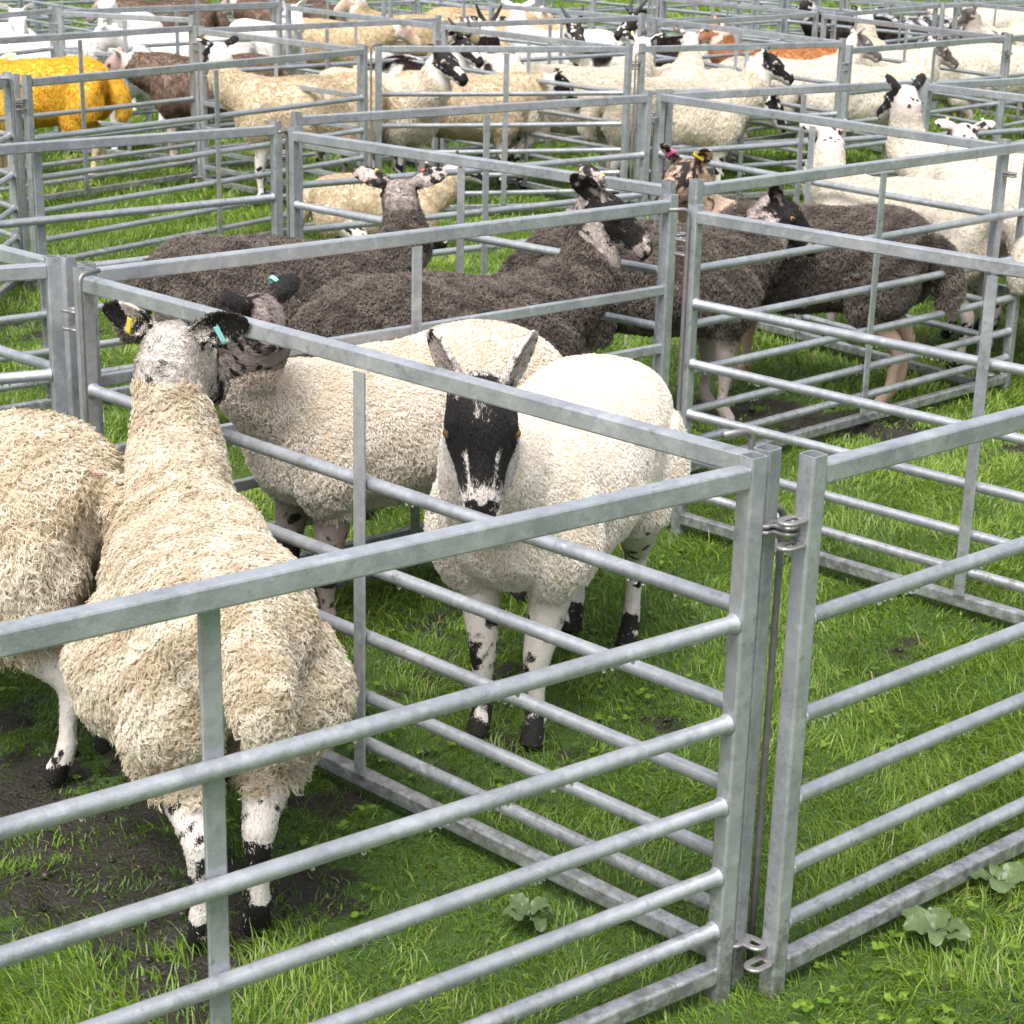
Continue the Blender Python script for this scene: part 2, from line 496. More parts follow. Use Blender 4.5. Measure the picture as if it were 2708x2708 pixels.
# ------------------------------------------------------------------ hurdles
HL, HT = 1.80, .92
RAIL_Z = (.665, .495, .350, .222, .122)
def v(*a): return Vector(a)
def post_mesh():
    g = Geo(); o = rrect(.033, .033, .004); i_ = rrect(.028, .028, .003); n = len(o)
    ztop = .935
    vs = [(a, b, -.03) for a, b in o] + [(a, b, ztop) for a, b in o] + [(a, b, ztop) for a, b in i_] + [(a, b, ztop - .05) for a, b in i_]
    fs = []
    for k in range(3):
        for j in range(n):
            fs.append((k * n + j, k * n + (j + 1) % n, (k + 1) * n + (j + 1) % n, (k + 1) * n + j))
    fs.append(tuple(3 * n + j for j in range(n)))
    g.add(vs, fs)
    return g.mesh("hurdle_post")
def bar_mesh(name, w, h, x0, x1, r=.004):
    g = Geo(); pr = rrect(h, w, r)
    g.sweep([v(x0, 0, 0), v(x1, 0, 0)], [pr, pr], (0, 0, 1))
    return g.mesh(name)
def tube_mesh():
    g = Geo(); r = .0136; x0, x1 = .0168, HL - .0168
    xs = [x0, x0 + .003, x0 + .009, x0 + .3, x0 + .6, x0 + .9, x1 - .6, x1 - .3, x1 - .009, x1 - .003, x1]
    rs = [.0178, .0168, r, r, r, r, r, r, r, .0168, .0178]
    g.sweep([v(x, .0035 * math.sin(math.pi * x / HL * 1.0), -.0025 * math.sin(math.pi * x / HL)) for x in xs], [circ(q, 16) for q in rs], (0, 0, 1))
    return g.mesh("hurdle_tube", True)
def ring_mesh(lx=.050, ly=.036, t=.012):
    """flat oblong link lying level, from x=0 outwards"""
    g = Geo(); pts = []
    rr = ly / 2 - t / 2
    for i in range(9):
        a = math.pi / 2 - math.pi * i / 8
        pts.append(v(lx - ly / 2 + rr * math.cos(a), rr * math.sin(a), 0))
    pts = [v(.003, 0, 0), v(.003, rr * .7, 0), v(.010, rr, 0)] + pts + [v(.010, -rr, 0), v(.003, -rr * .7, 0), v(.003, 0, 0)]
    g.sweep(pts, [rrect(.0062, t, .002, 1)] * len(pts), (0, 0, 1))
    return g.mesh("hurdle_link", False)
POST_M = post_mesh(); TOP_M = bar_mesh("hurdle_top_bar", .031, .034, .0167, HL - .0167); BOT_M = bar_mesh("hurdle_bottom_bar", .031, .032, .0167, HL - .0167)
TUBE_M = tube_mesh(); BOX_M = bar_mesh("hurdle_flat_bar", .020, .027, .0167, HL - .0167, .003)
LINK_M = ring_mesh()
gb = Geo(); gb.sweep([v(0, 0, .060), v(0, 0, .8815)], [rrect(.007, .031, .002, 1)] * 2, (0, 1, 0)); BRACE_M = gb.mesh("hurdle_brace")
for q in (POST_M, TOP_M, BOT_M, TUBE_M, BOX_M, BRACE_M): q.materials.append(STEEL)
LINK_M.materials.append(ROD)

def hurdle(label, A, B, kind='t', brace_back=False, links=True, group="galvanised sheep hurdles forming the pens", lift=0.0):
    A = Vector(A); B = Vector(B)
    d = B - A
    z0 = float(ground_z(np.array([(A.x + B.x) / 2]), np.array([(A.y + B.y) / 2]))[0]) * 0 + lift
    root = empty("sheep_hurdle", (A.x, A.y, z0), math.atan2(d.y, d.x))
    sx = d.length / HL
    root.scale = (sx, 1, 1)
    tag(root, label, "hurdle", group)
    for x in (0, HL):
        p = obj("post", POST_M, root); p.location = (x, 0, 0); p.scale = (1 / sx, 1, 1)
    t = obj("top_rail", TOP_M, root); t.location = (0, 0, HT - .017)
    t = obj("bottom_rail", BOT_M, root); t.location = (0, 0, .042)
    for z in RAIL_Z:
        t = obj("rail", TUBE_M if kind == 't' else BOX_M, root); t.location = (0, 0, z)
    br = obj("brace", BRACE_M, root)
    br.location = (HL / 2, (.0182 if kind == 't' else .0140) * (1 if brace_back else -1), 0); br.scale = (1 / sx, 1, 1)
    if links:
        for x, s, zs in ((-.0155, -1, (.835, .795, .06)), (HL + .0155, 1, (.82, .81, .085))):
            for z in zs:
                k = obj("link", LINK_M, root); k.location = (x, 0, z); k.scale = (s / sx, 1, 1)
    return root
HURDLES = [
    ('nearest hurdle, crossing the whole lower left in front of the curly ewe', (-1.090, 1.594), (0.362, 2.692), 't', True, True),
    ('long hurdle dividing the curly ewe from the black-faced white sheep', (-0.942, 3.978), (0.389, 2.735), 't', False, True),
    ('hurdle closing the grassy pen at the lower right, running off the right edge', (0.455, 2.708), (1.831, 3.899), 't', False, True),
    ('flat-railed hurdle between the white sheep and the dark fleeced pair behind', (-0.949, 4.042), (0.422, 5.226), 'b', False, True),
    ('hurdle directly behind the two dark sheep, its top rail meeting the centre posts', (-0.793, 6.537), (0.436, 5.493), 't', False, False),
    ('hurdle in front of the white flock at right, above the muddy dark sheep pen', (0.520, 5.528), (1.835, 6.786), 't', False, False),
    ('hurdle running from the centre posts to the right edge, across the turned dark face', (0.478, 5.053), (1.827, 3.832), 't', False, True),
    ('short stretch of hurdle behind the rump at the left edge', (-2.674, 3.304), (-1.039, 4.104), 't', False, True),
    ("hurdle slanting in from the left edge to the double post beside the ewe's ear", (-2.353, 5.334), (-1.008, 4.108), 't', False, False),
    ('hurdle in front of the empty green pen at left, thick rails without sheep behind', (-2.261, 5.510), (-0.873, 6.688), 't', True, True),
    ("hurdle behind the dark sheep's ears, in front of the lying pale sheep", (-0.833, 6.972), (0.531, 8.070), 't', False, True),
    ('hurdle slanting down to the right across the necks of the white flock', (0.592, 8.128), (1.715, 6.696), 't', False, True),
    ('hurdle behind the tall white neck, below the dirty cream sheep looking right', (0.628, 8.159), (1.896, 9.050), 't', False, False),
    ('wide hurdle dripping with water in front of the orange sheep', (-2.111, 8.071), (-0.842, 10.047), 't', False, True),
    ("hurdle end at the left edge in front of the yellow sheep's chest", (-2.188, 6.340), (-2.218, 8.160), 't', False, True),
    ('hurdle end post at the left edge joined by a hook beside the yellow sheep', (-3.311, 9.519), (-2.168, 8.102), 't', False, True),
    ('flat-railed hurdle slanting over the shaggy beige sheep with the turned head', (-1.874, 11.122), (-0.862, 10.110), 'b', False, True),
    ('hurdle behind the dripping one, its brace dividing yellow from orange sheep', (-2.983, 9.841), (-1.969, 11.352), 't', False, True),
    ('short flat-railed hurdle over the back of the brown sheep at upper left', (-2.985, 12.348), (-2.084, 12.024), 'b', False, True),
    ('hurdle level across the upper middle in front of the spotted face', (-0.779, 10.241), (0.585, 10.640), 't', False, True),
    ("hurdle level across the upper right, ahead of the rust-brown sheep's belly", (0.660, 10.664), (1.897, 11.411), 't', False, True),
    ('hurdle slanting over the white sheep with black patches, upper middle', (-0.495, 11.987), (0.583, 10.603), 't', False, False),
    ('hurdle across the white frontal-faced sheep at upper left', (-1.905, 11.154), (-0.567, 12.614), 't', False, True),
    ('hurdle slanting over the tan sheep between the white face and the black horns', (-1.659, 13.490), (-0.555, 12.061), 't', False, True),
    ('hurdle behind the horned patchwork sheep, in front of the tan row', (-0.501, 12.130), (0.818, 13.376), 't', False, True),
    ("hurdle slanting over the rust-brown sheep's back", (0.864, 13.225), (1.904, 11.454), 't', False, True),
    ('hurdle slanting above the black horned heads at top middle', (-0.247, 14.361), (0.807, 13.315), 't', False, True),
    ('hurdle behind the rust-brown sheep, green field showing through it', (0.862, 12.741), (2.159, 14.271), 't', False, True),
    ('hurdle slanting down to the right before the speckled black sheep', (2.196, 14.101), (3.075, 12.231), 't', False, True),
    ('hurdle in front of the cream sheep looking right with a grey head', (1.859, 10.932), (3.087, 12.280), 't', False, True),
    ('hurdle in front of the speckled black fleece at top right', (2.296, 14.264), (3.623, 16.206), 't', False, True),
    ('hurdle slanting across open grass at the top, right of the horned heads', (1.129, 15.857), (2.169, 14.337), 't', False, True),
    ('hurdle running off the right edge below the two cream rumps', (1.895, 8.923), (3.365, 9.997), 't', False, True),
    ('hurdle from the post beside the tall white neck down to the right edge', (1.890, 8.897), (3.063, 7.505), 't', False, True),
    ('hurdle end at the right edge behind the cream rumps', (3.094, 12.238), (4.186, 13.694), 't', False, True),
    ('hurdle across white pricked ears at the top left', (-3.022, 12.443), (-1.776, 13.889), 't', False, True),
    ('hurdle at the top left corner over the white-faced sheep at the edge', (-3.735, 10.827), (-3.087, 12.528), 't', False, True),
    ('hurdle at the top right corner behind two grey faces', (3.696, 16.393), (4.476, 14.749), 't', False, False),
]
for lb, A_, B_, k_, bk, lk in HURDLES:
    hurdle(lb, A_, B_, k_, bk, lk)
# the rows still farther off, of which the photograph shows only lower rails
FAR = "hurdle in the distant rows at the top edge, only lower rails in view"
bd, ad = Vector((math.cos(math.radians(50)), math.sin(math.radians(50)))) * 1.86, Vector((-math.sin(math.radians(36)), math.cos(math.radians(36)))) * 1.86
def node(i, j): return Vector((1.13, 15.86)) + bd * i + ad * j + Vector((N1(i * 3.3, j * 2.7) - .5, N2(i * 3.1, j * 2.3) - .5)) * .12
for i in range(-5, 5):
    for j in range(-2, 6):
        P0 = node(i, j)
        if P0.y < 15.0 or P0.y > 25 or abs(P0.x) > .30 * P0.y + 1.0: continue
        if N3(i * 7.7, j * 5.1) > .22:
            P1 = node(i + 1, j); dd = (P1 - P0).normalized() * .04
            hurdle(FAR, P0 + dd, P1 - dd, 't', False, False, "hurdles in the distant rows")
        if N2(i * 4.7, j * 9.1) > .30:
            P1 = node(i, j + 1); dd = (P1 - P0).normalized() * .05
            hurdle(FAR, P1 - dd, P0 + dd, 't', False, False, "hurdles in the distant rows")

# ------------------------------------------------------------------ pins
def pin_mesh():
    g = Geo(); pts = [v(0, 0, .0), v(0, 0, .2), v(0, 0, .4), v(0, 0, .6), v(0, 0, .8)]
    for i in range(1, 7):
        a = math.pi / 2 * i / 6
        pts.append(v(.018 * (1 - math.cos(a)), 0, .8 + .018 * math.sin(a)))
    pts.append(v(.06, 0, .818))
    g.sweep(pts, [circ(.0058, 10)] * len(pts), (0, 1, 0))
    return g.mesh("pin_rod", True)
PIN_M = pin_mesh(); PIN_M.materials.append(ROD)
def pin(label, x, y, z, rz):
    o = obj("locking_pin", PIN_M); o.location = (x, y, z); o.rotation_euler = (0, 0, math.radians(rz))
    tag(o, label, "pin", "locking pins between the hurdles")
PINS = [
    ('hooked pin beside the nearest corner post, standing below the post top', 0.425, 2.770, 0.012),
    ('hooked pin laid over the top of the nearest corner post', 0.372, 2.797, 0.127),
    ("thin hooked pin at the left end of the hurdle behind the dark sheep's ear", -0.806, 6.467, 0.112),
    ("hooked pin between the two centre posts above the dark sheep's back", 0.458, 5.037, 0.107),
    ('tall thin hooked pin between posts left of the spotted face', -0.793, 9.920, 0.132),
    ("hooked pin at the left corner post beside the curly ewe's ear", -0.927, 3.880, 0.122),
    ('small hooked pin by the post beside the yellow sheep', -2.143, 7.957, 0.112),
    ('pin at the double post right of the grey-necked sheep', 0.613, 10.436, 0.082),
    ("pin between the posts over the cream sheep's chest", 0.573, 8.171, 0.032),
]
for (lb, px, py, pz), rz in zip(PINS, (215, 215, 250, 200, 20, 60, 200, 30, 80)):
    pin(lb, px, py, pz, rz)
# ------------------------------------------------------------------ sheep
def catmull(P, n):
    P = np.asarray(P, float); out = []
    m_ = len(P)
    for t in np.linspace(0, m_ - 1, n):
        i = min(int(t), m_ - 2); f = t - i
        p0, p1, p2, p3 = P[max(i - 1, 0)], P[i], P[i + 1], P[min(i + 2, m_ - 1)]
        out.append(.5 * (2 * p1 + (p2 - p0) * f + (2 * p0 - 5 * p1 + 4 * p2 - p3) * f * f + (3 * p1 - p0 - 3 * p2 + p3) * f ** 3))
    return np.array(out)
def nrm(a): a = np.asarray(a, float); return a / (np.linalg.norm(a) + 1e-12)

class Parts:
    def __init__(self): self.V = []; self.F = []; self.T = []; self.n = 0
    def add(self, V, F, tags):
        self.V.append(np.asarray(V, float)); self.T.append(np.asarray(tags, float))
        self.F += [tuple(i + self.n for i in f) for f in F]; self.n += len(V)
    def loft(self, C, side, up, ra, rb, tagf, n=20, power=2.0):
        """C centres (m,3); side/up (m,3) or (3,); ra, rb radii; tagf(i,u,w,p)->(wool,dark,pink)"""
        m_ = len(C); C = np.asarray(C); V = []; T = []
        side = np.broadcast_to(side, (m_, 3)); up = np.broadcast_to(up, (m_, 3))
        for i in range(m_):
            for j in range(n):
                a = 2 * math.pi * j / n; c, s = math.cos(a), math.sin(a)
                uu = math.copysign(abs(c) ** (2 / power), c); ww = math.copysign(abs(s) ** (2 / power), s)
                p = C[i] + side[i] * ra[i] * uu + up[i] * rb[i] * ww
                V.append(p); T.append(tagf(i / (m_ - 1), uu, ww, p))
        F = []
        for i in range(m_ - 1):
            for j in range(n):
                F.append((i * n + j, i * n + (j + 1) % n, (i + 1) * n + (j + 1) % n, (i + 1) * n + j))
        F.append(tuple(range(n - 1, -1, -1))); F.append(tuple((m_ - 1) * n + j for j in range(n)))
        self.add(V, F, T)
    def ball(self, c, r, tg, n=12):
        th = np.linspace(.05, math.pi - .05, 9)
        C = [np.array(c) + np.array([0, 0, r * math.cos(t)]) for t in th]
        self.loft(C, (1, 0, 0), (0, 1, 0), [r * math.sin(t) for t in th], [r * math.sin(t) for t in th], lambda *a: tg, n)
    def limb(self, P, rad, tagf, n=14, k=22):
        P4 = catmull(np.c_[np.array(P, float), np.array(rad, float)], k)
        C, r = P4[:, :3], np.maximum(P4[:, 3], .008)
        d = np.gradient(C, axis=0); d /= np.linalg.norm(d, axis=1)[:, None] + 1e-9
        ref = np.array([0., 1., 0.])
        a = np.array([nrm(ref - t * ref.dot(t)) for t in d]); b = np.cross(d, a)
        self.loft(C, a, b, r, r, tagf, n)

def build_sheep(neck=(50, 0, .34), head=(-30, 0), ears=(.8, .5, .2, .12), face='black', fat=1.0, voxel=.007, lie=False,
                legdark=.5, legs=((.0, .0), (.0, .0), (.0, .0), (.0, .0)), tail=(.06, .20), taily=0.0, tailout=0.0, earin=None, bulge=0.0, hk=1.0, hl=.245, earw=1.0, tailz=.68, blotch=.75, hornlen=0, woolly_leg=.38, earturn=0.0, eardark=.7, neckwool=.84, neckdark=.12, scale=1.0):
    """Returns body mesh (local space, x forwards) plus anchor frames. legs: fore/aft and sideways shift of FL, FR, HL, HR."""
    P = Parts()
    W = (1.0, 0.0, 0.0)
    dz = -.27 if lie else 0.0
    sx = [-.50, -.485, -.45, -.38, -.26, -.10, .06, .20, .31, .39, .43, .445]
    sz = [.655, .655, .650, .635, .610, .588, .570, .570, .582, .60, .61, .615]
    hw = np.array([.03, .09, .15, .195, .222, .232, .228, .208, .182, .145, .09, .03]) * fat
    hh = np.array([.03, .080, .118, .160, .197, .212, .214, .206, .192, .155, .10, .03]) * (.5 + .5 * fat)
    S = catmull(np.c_[sx, sz, hw, hh], 34)
    P.loft(np.c_[S[:, 0], np.zeros(34), S[:, 1] + dz], (0, 1, 0), (0, 0, 1), np.maximum(S[:, 2], .02), np.maximum(S[:, 3], .02), lambda *a: W, 32, 2.25)
    # haunches and shoulders give the trunk its shape
    for s in (1, -1):
        P.limb([(-.34, s * .10 * fat, .62 + dz), (-.36, s * .135 * fat, .50 + dz), (-.35, s * .13 * fat, .42 + dz)], [.13 * (.25 + .75 * fat), .122 * (.15 + .85 * fat), .062 * fat], lambda *a: W, 16, 12)
        P.limb([(.26, s * .10 * fat, .62 + dz), (.29, s * .125 * fat, .50 + dz), (.28, s * .11 * fat, .40 + dz)], [.10 * fat, .105 * fat, .055 * fat], lambda *a: W, 16, 12)
    if bulge: P.limb([(-.22, .08, .50), (-.05, .10 + bulge, .48), (.12, .08, .49)], [.13, .15, .13], lambda *a: W, 16, 12)
    # tail
    tr, tl = tail
    P.limb([(-.45, 0, tailz + dz), (-.51 - tr * .3, taily * .5, tailz - .03 + dz), (-.535 - tr * .85 - tailout, taily, tailz - .05 - tl * .5 + dz), (-.535 - tr * .8 - tailout, taily, tailz - .05 - tl + dz)], [tr * .8, tr, tr * .95, tr * .45], lambda *a: W, 12, 14)
    # neck
    p_, y_, nl = math.radians(neck[0]), math.radians(neck[1]), neck[2]
    dn = np.array([math.cos(p_) * math.cos(y_), math.cos(p_) * math.sin(y_), math.sin(p_)])
    B = np.array([.30, 0, .635 + dz])
    poll = B + np.array([.04, 0, 0]) + dn * nl
    mid = B + np.array([.05, 0, .0]) + nrm(dn * .75 + np.array([.5, 0, .15])) * nl * .48
    hp, hy = math.radians(head[0]), math.radians(head[1])
    dh = np.array([math.cos(hp) * math.cos(hy), math.cos(hp) * math.sin(hy), math.sin(hp)])
    hs = nrm(np.cross((0, 0, 1), dh)); hu = np.cross(dh, hs)
    nk = catmull([np.r_[.14, 0, .60 + dz, .17 * fat, .18], np.r_[B, .150 * fat, .165], np.r_[mid, .098, .118], np.r_[poll - hu * .02 - dh * .015, .066, .078]], 20)
    d = np.gradient(nk[:, :3], axis=0); d /= np.linalg.norm(d, axis=1)[:, None]
    sd_ = np.array([nrm(np.cross((0, 0, 1), t) * (1 - k) + hs * k) for t, k in zip(d, np.linspace(0, 1, 20))])
    upn = np.cross(d, sd_)
    P.loft(nk[:, :3], sd_, upn, nk[:, 3], nk[:, 4], lambda t, u, w, p: (1.0 if t < neckwool else max(0, 1 - (t - neckwool) * 8), neckdark, 0), 22)
    # head
    HLn = hl
    ht = [-.24, -.20, -.10, .05, .20, .33, .45, .58, .74, .87, .95, 1.0, 1.03]
    ha = [.020, .044, .058, .064, .067, .065, .056, .046, .040, .038, .034, .026, .014]
    hb = [.020, .048, .068, .078, .080, .076, .066, .056, .048, .043, .037, .029, .014]
    ho = [-.012, -.010, -.008, -.006, -.004, -.003, -.002, -.002, -.003, -.006, -.010, -.013, -.014]
    H = catmull(np.c_[ht, ha, hb, ho], 40); H[:, 1:] *= hk
    HC = poll + np.outer(H[:, 0] * HLn, dh) + np.outer(H[:, 3], hu)
    def headtag(t, u, w, p):
        q = np.dot(p - poll, dh) / HLn; au = abs(u)
        dk = .12; pk = 0
        if face == 'black':
            dk = 1.05
            if w < -.55 and q < .75: dk = .2
            if q > .70: dk = .85 - .42 * min(1, (q - .70) / .14)
            if .50 < q < .86 and .54 < au < .70 and w > 0: dk = .34
            if q < -.12: dk = .42
            if .02 < q < .30 and au < .16 and w > 0: dk = .60
        elif face == 'badger':   # dark mask over eyes and nose, pale cheeks and muzzle end
            dk = 1.05 if (w > -.35 and q < .82) else .30
            if .30 < q < .8 and w > -.7: dk = max(dk, .85)
            if q > .85: dk = .36
            if q < .28 and w < -.15: dk = .38
            if q < -.08: dk = .25
        elif face == 'crown':
            dk = .56 if (w > .1 and q > -.08) else .06
            if w > .3 and q > .02: dk = .66
            if q > .5: dk = .5
            if q < -.05: dk = .1
        elif face == 'mottle':
            dk = .52 if q > -.1 else .3
            if w > .2 and q > .1: dk = .78
            if q > .85: dk = .85
        elif face == 'patch':
            dk = .86 if (w > -.45 and q > -.05) else .12
            if .6 < q < .85 and w > .5: dk = .35
        elif face == 'grey':
            dk = .55 if q < .3 else .45
            if q > .8: dk = .8
        elif face == 'white':
            dk = .08
            if q > .96: dk = .85
        nost = (q > .90 and w > -.45 and .20 < au < .85) or (q > .95 and w > -.5 and au < .3)
        if nost or (q > .985 and w < .1): dk = max(dk, 1.0 if face != 'white' else .75)
        if q > .90 and -.75 < w < -.55: dk = max(dk, .9)
        return (0.0, dk, pk)
    P.loft(HC, hs, hu, np.maximum(H[:, 1], .008), np.maximum(H[:, 2], .008), headtag, 26, 2.2)
    # nostril wings, lips and chin
    for s in (1, -1):
        P.ball(poll + dh * HLn * .955 + hs * s * .020 * hk + hu * .004, .017 * hk, headtag(0, .2, .7, poll + dh * HLn * .9))
    P.ball(poll + dh * HLn * .93 - hu * .034 * hk, .020 * hk, headtag(0, .2, -.5, poll + dh * HLn * .9))
    eyes = []
    for s in (1, -1):
        c = poll + dh * HLn * .30 + hs * s * .050 * hk + hu * .030 * hk
        P.ball(c, .022, headtag(0, .9, .5, c))
        P.ball(c + hu * .010 - dh * .006 + hs * s * .004, .017, headtag(0, .9, .6, c))
        out = nrm(hs * s + dh * .45 + hu * .18)
        eyes.append((c + out * .0128, out))
    # ears
    tags_at = []
    for s in (1, -1):
        o_, u_, b_, el = ears[:4]
        de = nrm(hs * s * o_ + hu * u_ - dh * b_)
        base = poll - dh * .012 + hs * s * .050 * hk + hu * .038 * hk
        ne = nrm(dh * math.cos(earturn) - hu * .25 + hs * s * math.sin(earturn)); ne = nrm(ne - de * ne.dot(de))
        we = np.cross(de, ne)
        taus = np.linspace(-.12, 1, 16)
        V = []; T = []; F = []; nn = 9
        for t in taus:
            w_ = np.interp(t, [-.12, 0, .2, .45, .7, .88, 1], [.014, .018, .030, .035, .031, .022, .009]) * el / .120 * earw
            dp = np.interp(t, [-.12, 0, .25, .6, 1], [.010, .015, .020, .012, .002])
            th = np.interp(t, [-.12, 0, .3, 1], [.022, .016, .011, .008])
            c = base + de * el * t + hu * (-.012 * t * t) 
            for ph in np.linspace(-1, 1, nn):
                V.append(c + we * w_ * ph - ne * (dp * (1 - ph * ph) + th / 2)); T.append((0, eardark, 0))
            for ph in np.linspace(1, -1, nn):
                V.append(c + we * w_ * ph - ne * (dp * (1 - ph * ph) - th / 2)); T.append((0, (eardark * .55 + .35) if earin is None else earin, .55 if eardark < .6 else .15))
        m_ = 2 * nn
        for i in range(len(taus) - 1):
            for j in range(m_):
                F.append((i * m_ + j, i * m_ + (j + 1) % m_, (i + 1) * m_ + (j + 1) % m_, (i + 1) * m_ + j))
        F.append(tuple(range(m_ - 1, -1, -1))); F.append(tuple((len(taus) - 1) * m_ + j for j in range(m_)))
        P.add(V, F, T)
        tags_at.append((base + de * el * .42 - we * .022 * s, de, ne, we * s))
    # legs
    def legtag(fore):
        def f(t, u, w, p):
            z = p[2]
            wool = 1.0 if z > woolly_leg else max(0, 1 - (woolly_leg - z) * 25)
            dk = .12 * (legdark > 0)
            if legdark > 0:
                if z < .045: dk = 1.0
                elif z < .095: dk = .45 + .35 * legdark
                elif .165 < z < .235: dk = legdark
                elif .24 <= z < .33: dk = .30 * legdark + .05
            return (wool, dk, 0)
        return f
    if not lie:
        for (s, fx, sh) in ((1, True, legs[0]), (-1, True, legs[1])):
            y = s * .105 * fat + sh[1]; x = sh[0]
            P.limb([(.27, s * .11 * fat, .50), (.265 + x * .3, s * .11 * fat + sh[1] * .4, .38), (.285 + x * .7, y, .225), (.282 + x * .9, y, .12), (.278 + x, y, .075), (.300 + x, y, .035), (.315 + x, y, .004)],
                   [.074, .052, .034, .0195, .0245, .027, .031], legtag(True))
        for (s, fx, sh) in ((1, False, legs[2]), (-1, False, legs[3])):
            y = s * .115 * fat + sh[1]; x = sh[0]
            P.limb([(-.33, s * .12 * fat, .56), (-.27 + x * .2, s * .135 * fat, .44), (-.34 + x * .5, s * .13 * fat + sh[1] * .6, .34), (-.415 + x * .8, y, .255), (-.405 + x * .95, y, .15), (-.395 + x, y, .08), (-.372 + x, y, .035), (-.355 + x, y, .004)],
                   [.10, .082, .052, .033, .0205, .0245, .027, .031], legtag(False))
    else:
        for s in (1, -1):
            P.limb([(.28, s * .13, .22), (.42, s * .14, .08), (.46, s * .13, .05), (.33, s * .12, .035)], [.06, .04, .032, .026], legtag(True))
            P.limb([(-.30, s * .17, .22), (-.16, s * .22, .10), (-.28, s * .24, .05), (-.12, s * .25, .03)], [.09, .06, .034, .026], legtag(False))
    V = np.concatenate(P.V) ; T = np.concatenate(P.T)
    me = bpy.data.meshes.new("sheep_source")
    me.from_pydata([tuple(x) for x in V], [], P.F); me.update()
    so = bpy.data.objects.new("sheep_source", me); COL.objects.link(so)
    rm = so.modifiers.new("r", 'REMESH'); rm.mode = 'VOXEL'; rm.voxel_size = voxel; rm.use_smooth_shade = True
    sm = so.modifiers.new("s", 'SMOOTH'); sm.factor = .5; sm.iterations = 6
    dg = bpy.context.evaluated_depsgraph_get(); dg.update()
    body = bpy.data.meshes.new_from_object(so.evaluated_get(dg))
    bpy.data.objects.remove(so); bpy.data.meshes.remove(me)
    body.name = "sheep_body"
    n = len(body.vertices); co = np.empty(n * 3, np.float32); body.vertices.foreach_get("co", co); co = co.reshape(-1, 3).astype(float)
    kd = kdtree.KDTree(len(V))
    for i, x in enumerate(V): kd.insert(x, i)
    kd.balance()
    out = np.zeros((n, 3))
    for i in range(n):
        r = kd.find_n(co[i], 3)
        ws = np.array([1 / (q[2] + 1e-4) for q in r]); out[i] = (T[[q[1] for q in r]] * ws[:, None]).sum(0) / ws.sum()
    # keep the wool off the head region even where neck and head sources mingle
    hd = (co - poll) @ dh / HLn
    rad = np.linalg.norm(co - poll - np.outer((co - poll) @ dh, dh), axis=1)
    inhead = (hd > .02) & (rad < .12)
    out[inhead, 0] = 0
    # blotches of the face and legs
    bl = (N1(co[:, 0] * 55 + co[:, 2] * 21, co[:, 1] * 55 - co[:, 2] * 30) + N2(co[:, 1] * 60 + co[:, 2] * 55, co[:, 0] * 33 + 9)) - 1.0
    hnear = np.linalg.norm(co - poll - dh * .1, axis=1) < .24
    out[:, 1] = out[:, 1] + bl * np.where(hnear, blotch, .75)
    # lumpy fleece
    no = np.empty(n * 3, np.float32); body.vertices.foreach_get("normal", no); no = no.reshape(-1, 3)
    lump = (N1(co[:, 0] + co[:, 2] * .7, co[:, 1] + co[:, 2], 11) - .5) * .014 + (N2(co[:, 0] - co[:, 2], co[:, 1] * 1.3 + co[:, 2] * .5, 26) - .5) * .004 + (N3(co[:, 0] * 1.0 + co[:, 1] * .8, co[:, 2] * 1.2 + co[:, 1] * .3, 5.5) - .5) * .022
    co = co + no * (lump * out[:, 0])[:, None]
    co *= scale
    body.vertices.foreach_set("co", co.astype(np.float32).ravel()); body.update()
    for k, nm in enumerate(("wool", "dark", "pink")): fattr(body, nm, out[:, k])
    return dict(mesh=body, co=co, wool=out[:, 0], eyes=[(e[0] * scale, e[1]) for e in eyes], tags=[(t[0] * scale,) + t[1:] for t in tags_at], poll=poll * scale, dh=dh, hs=hs, hu=hu, lie=lie)

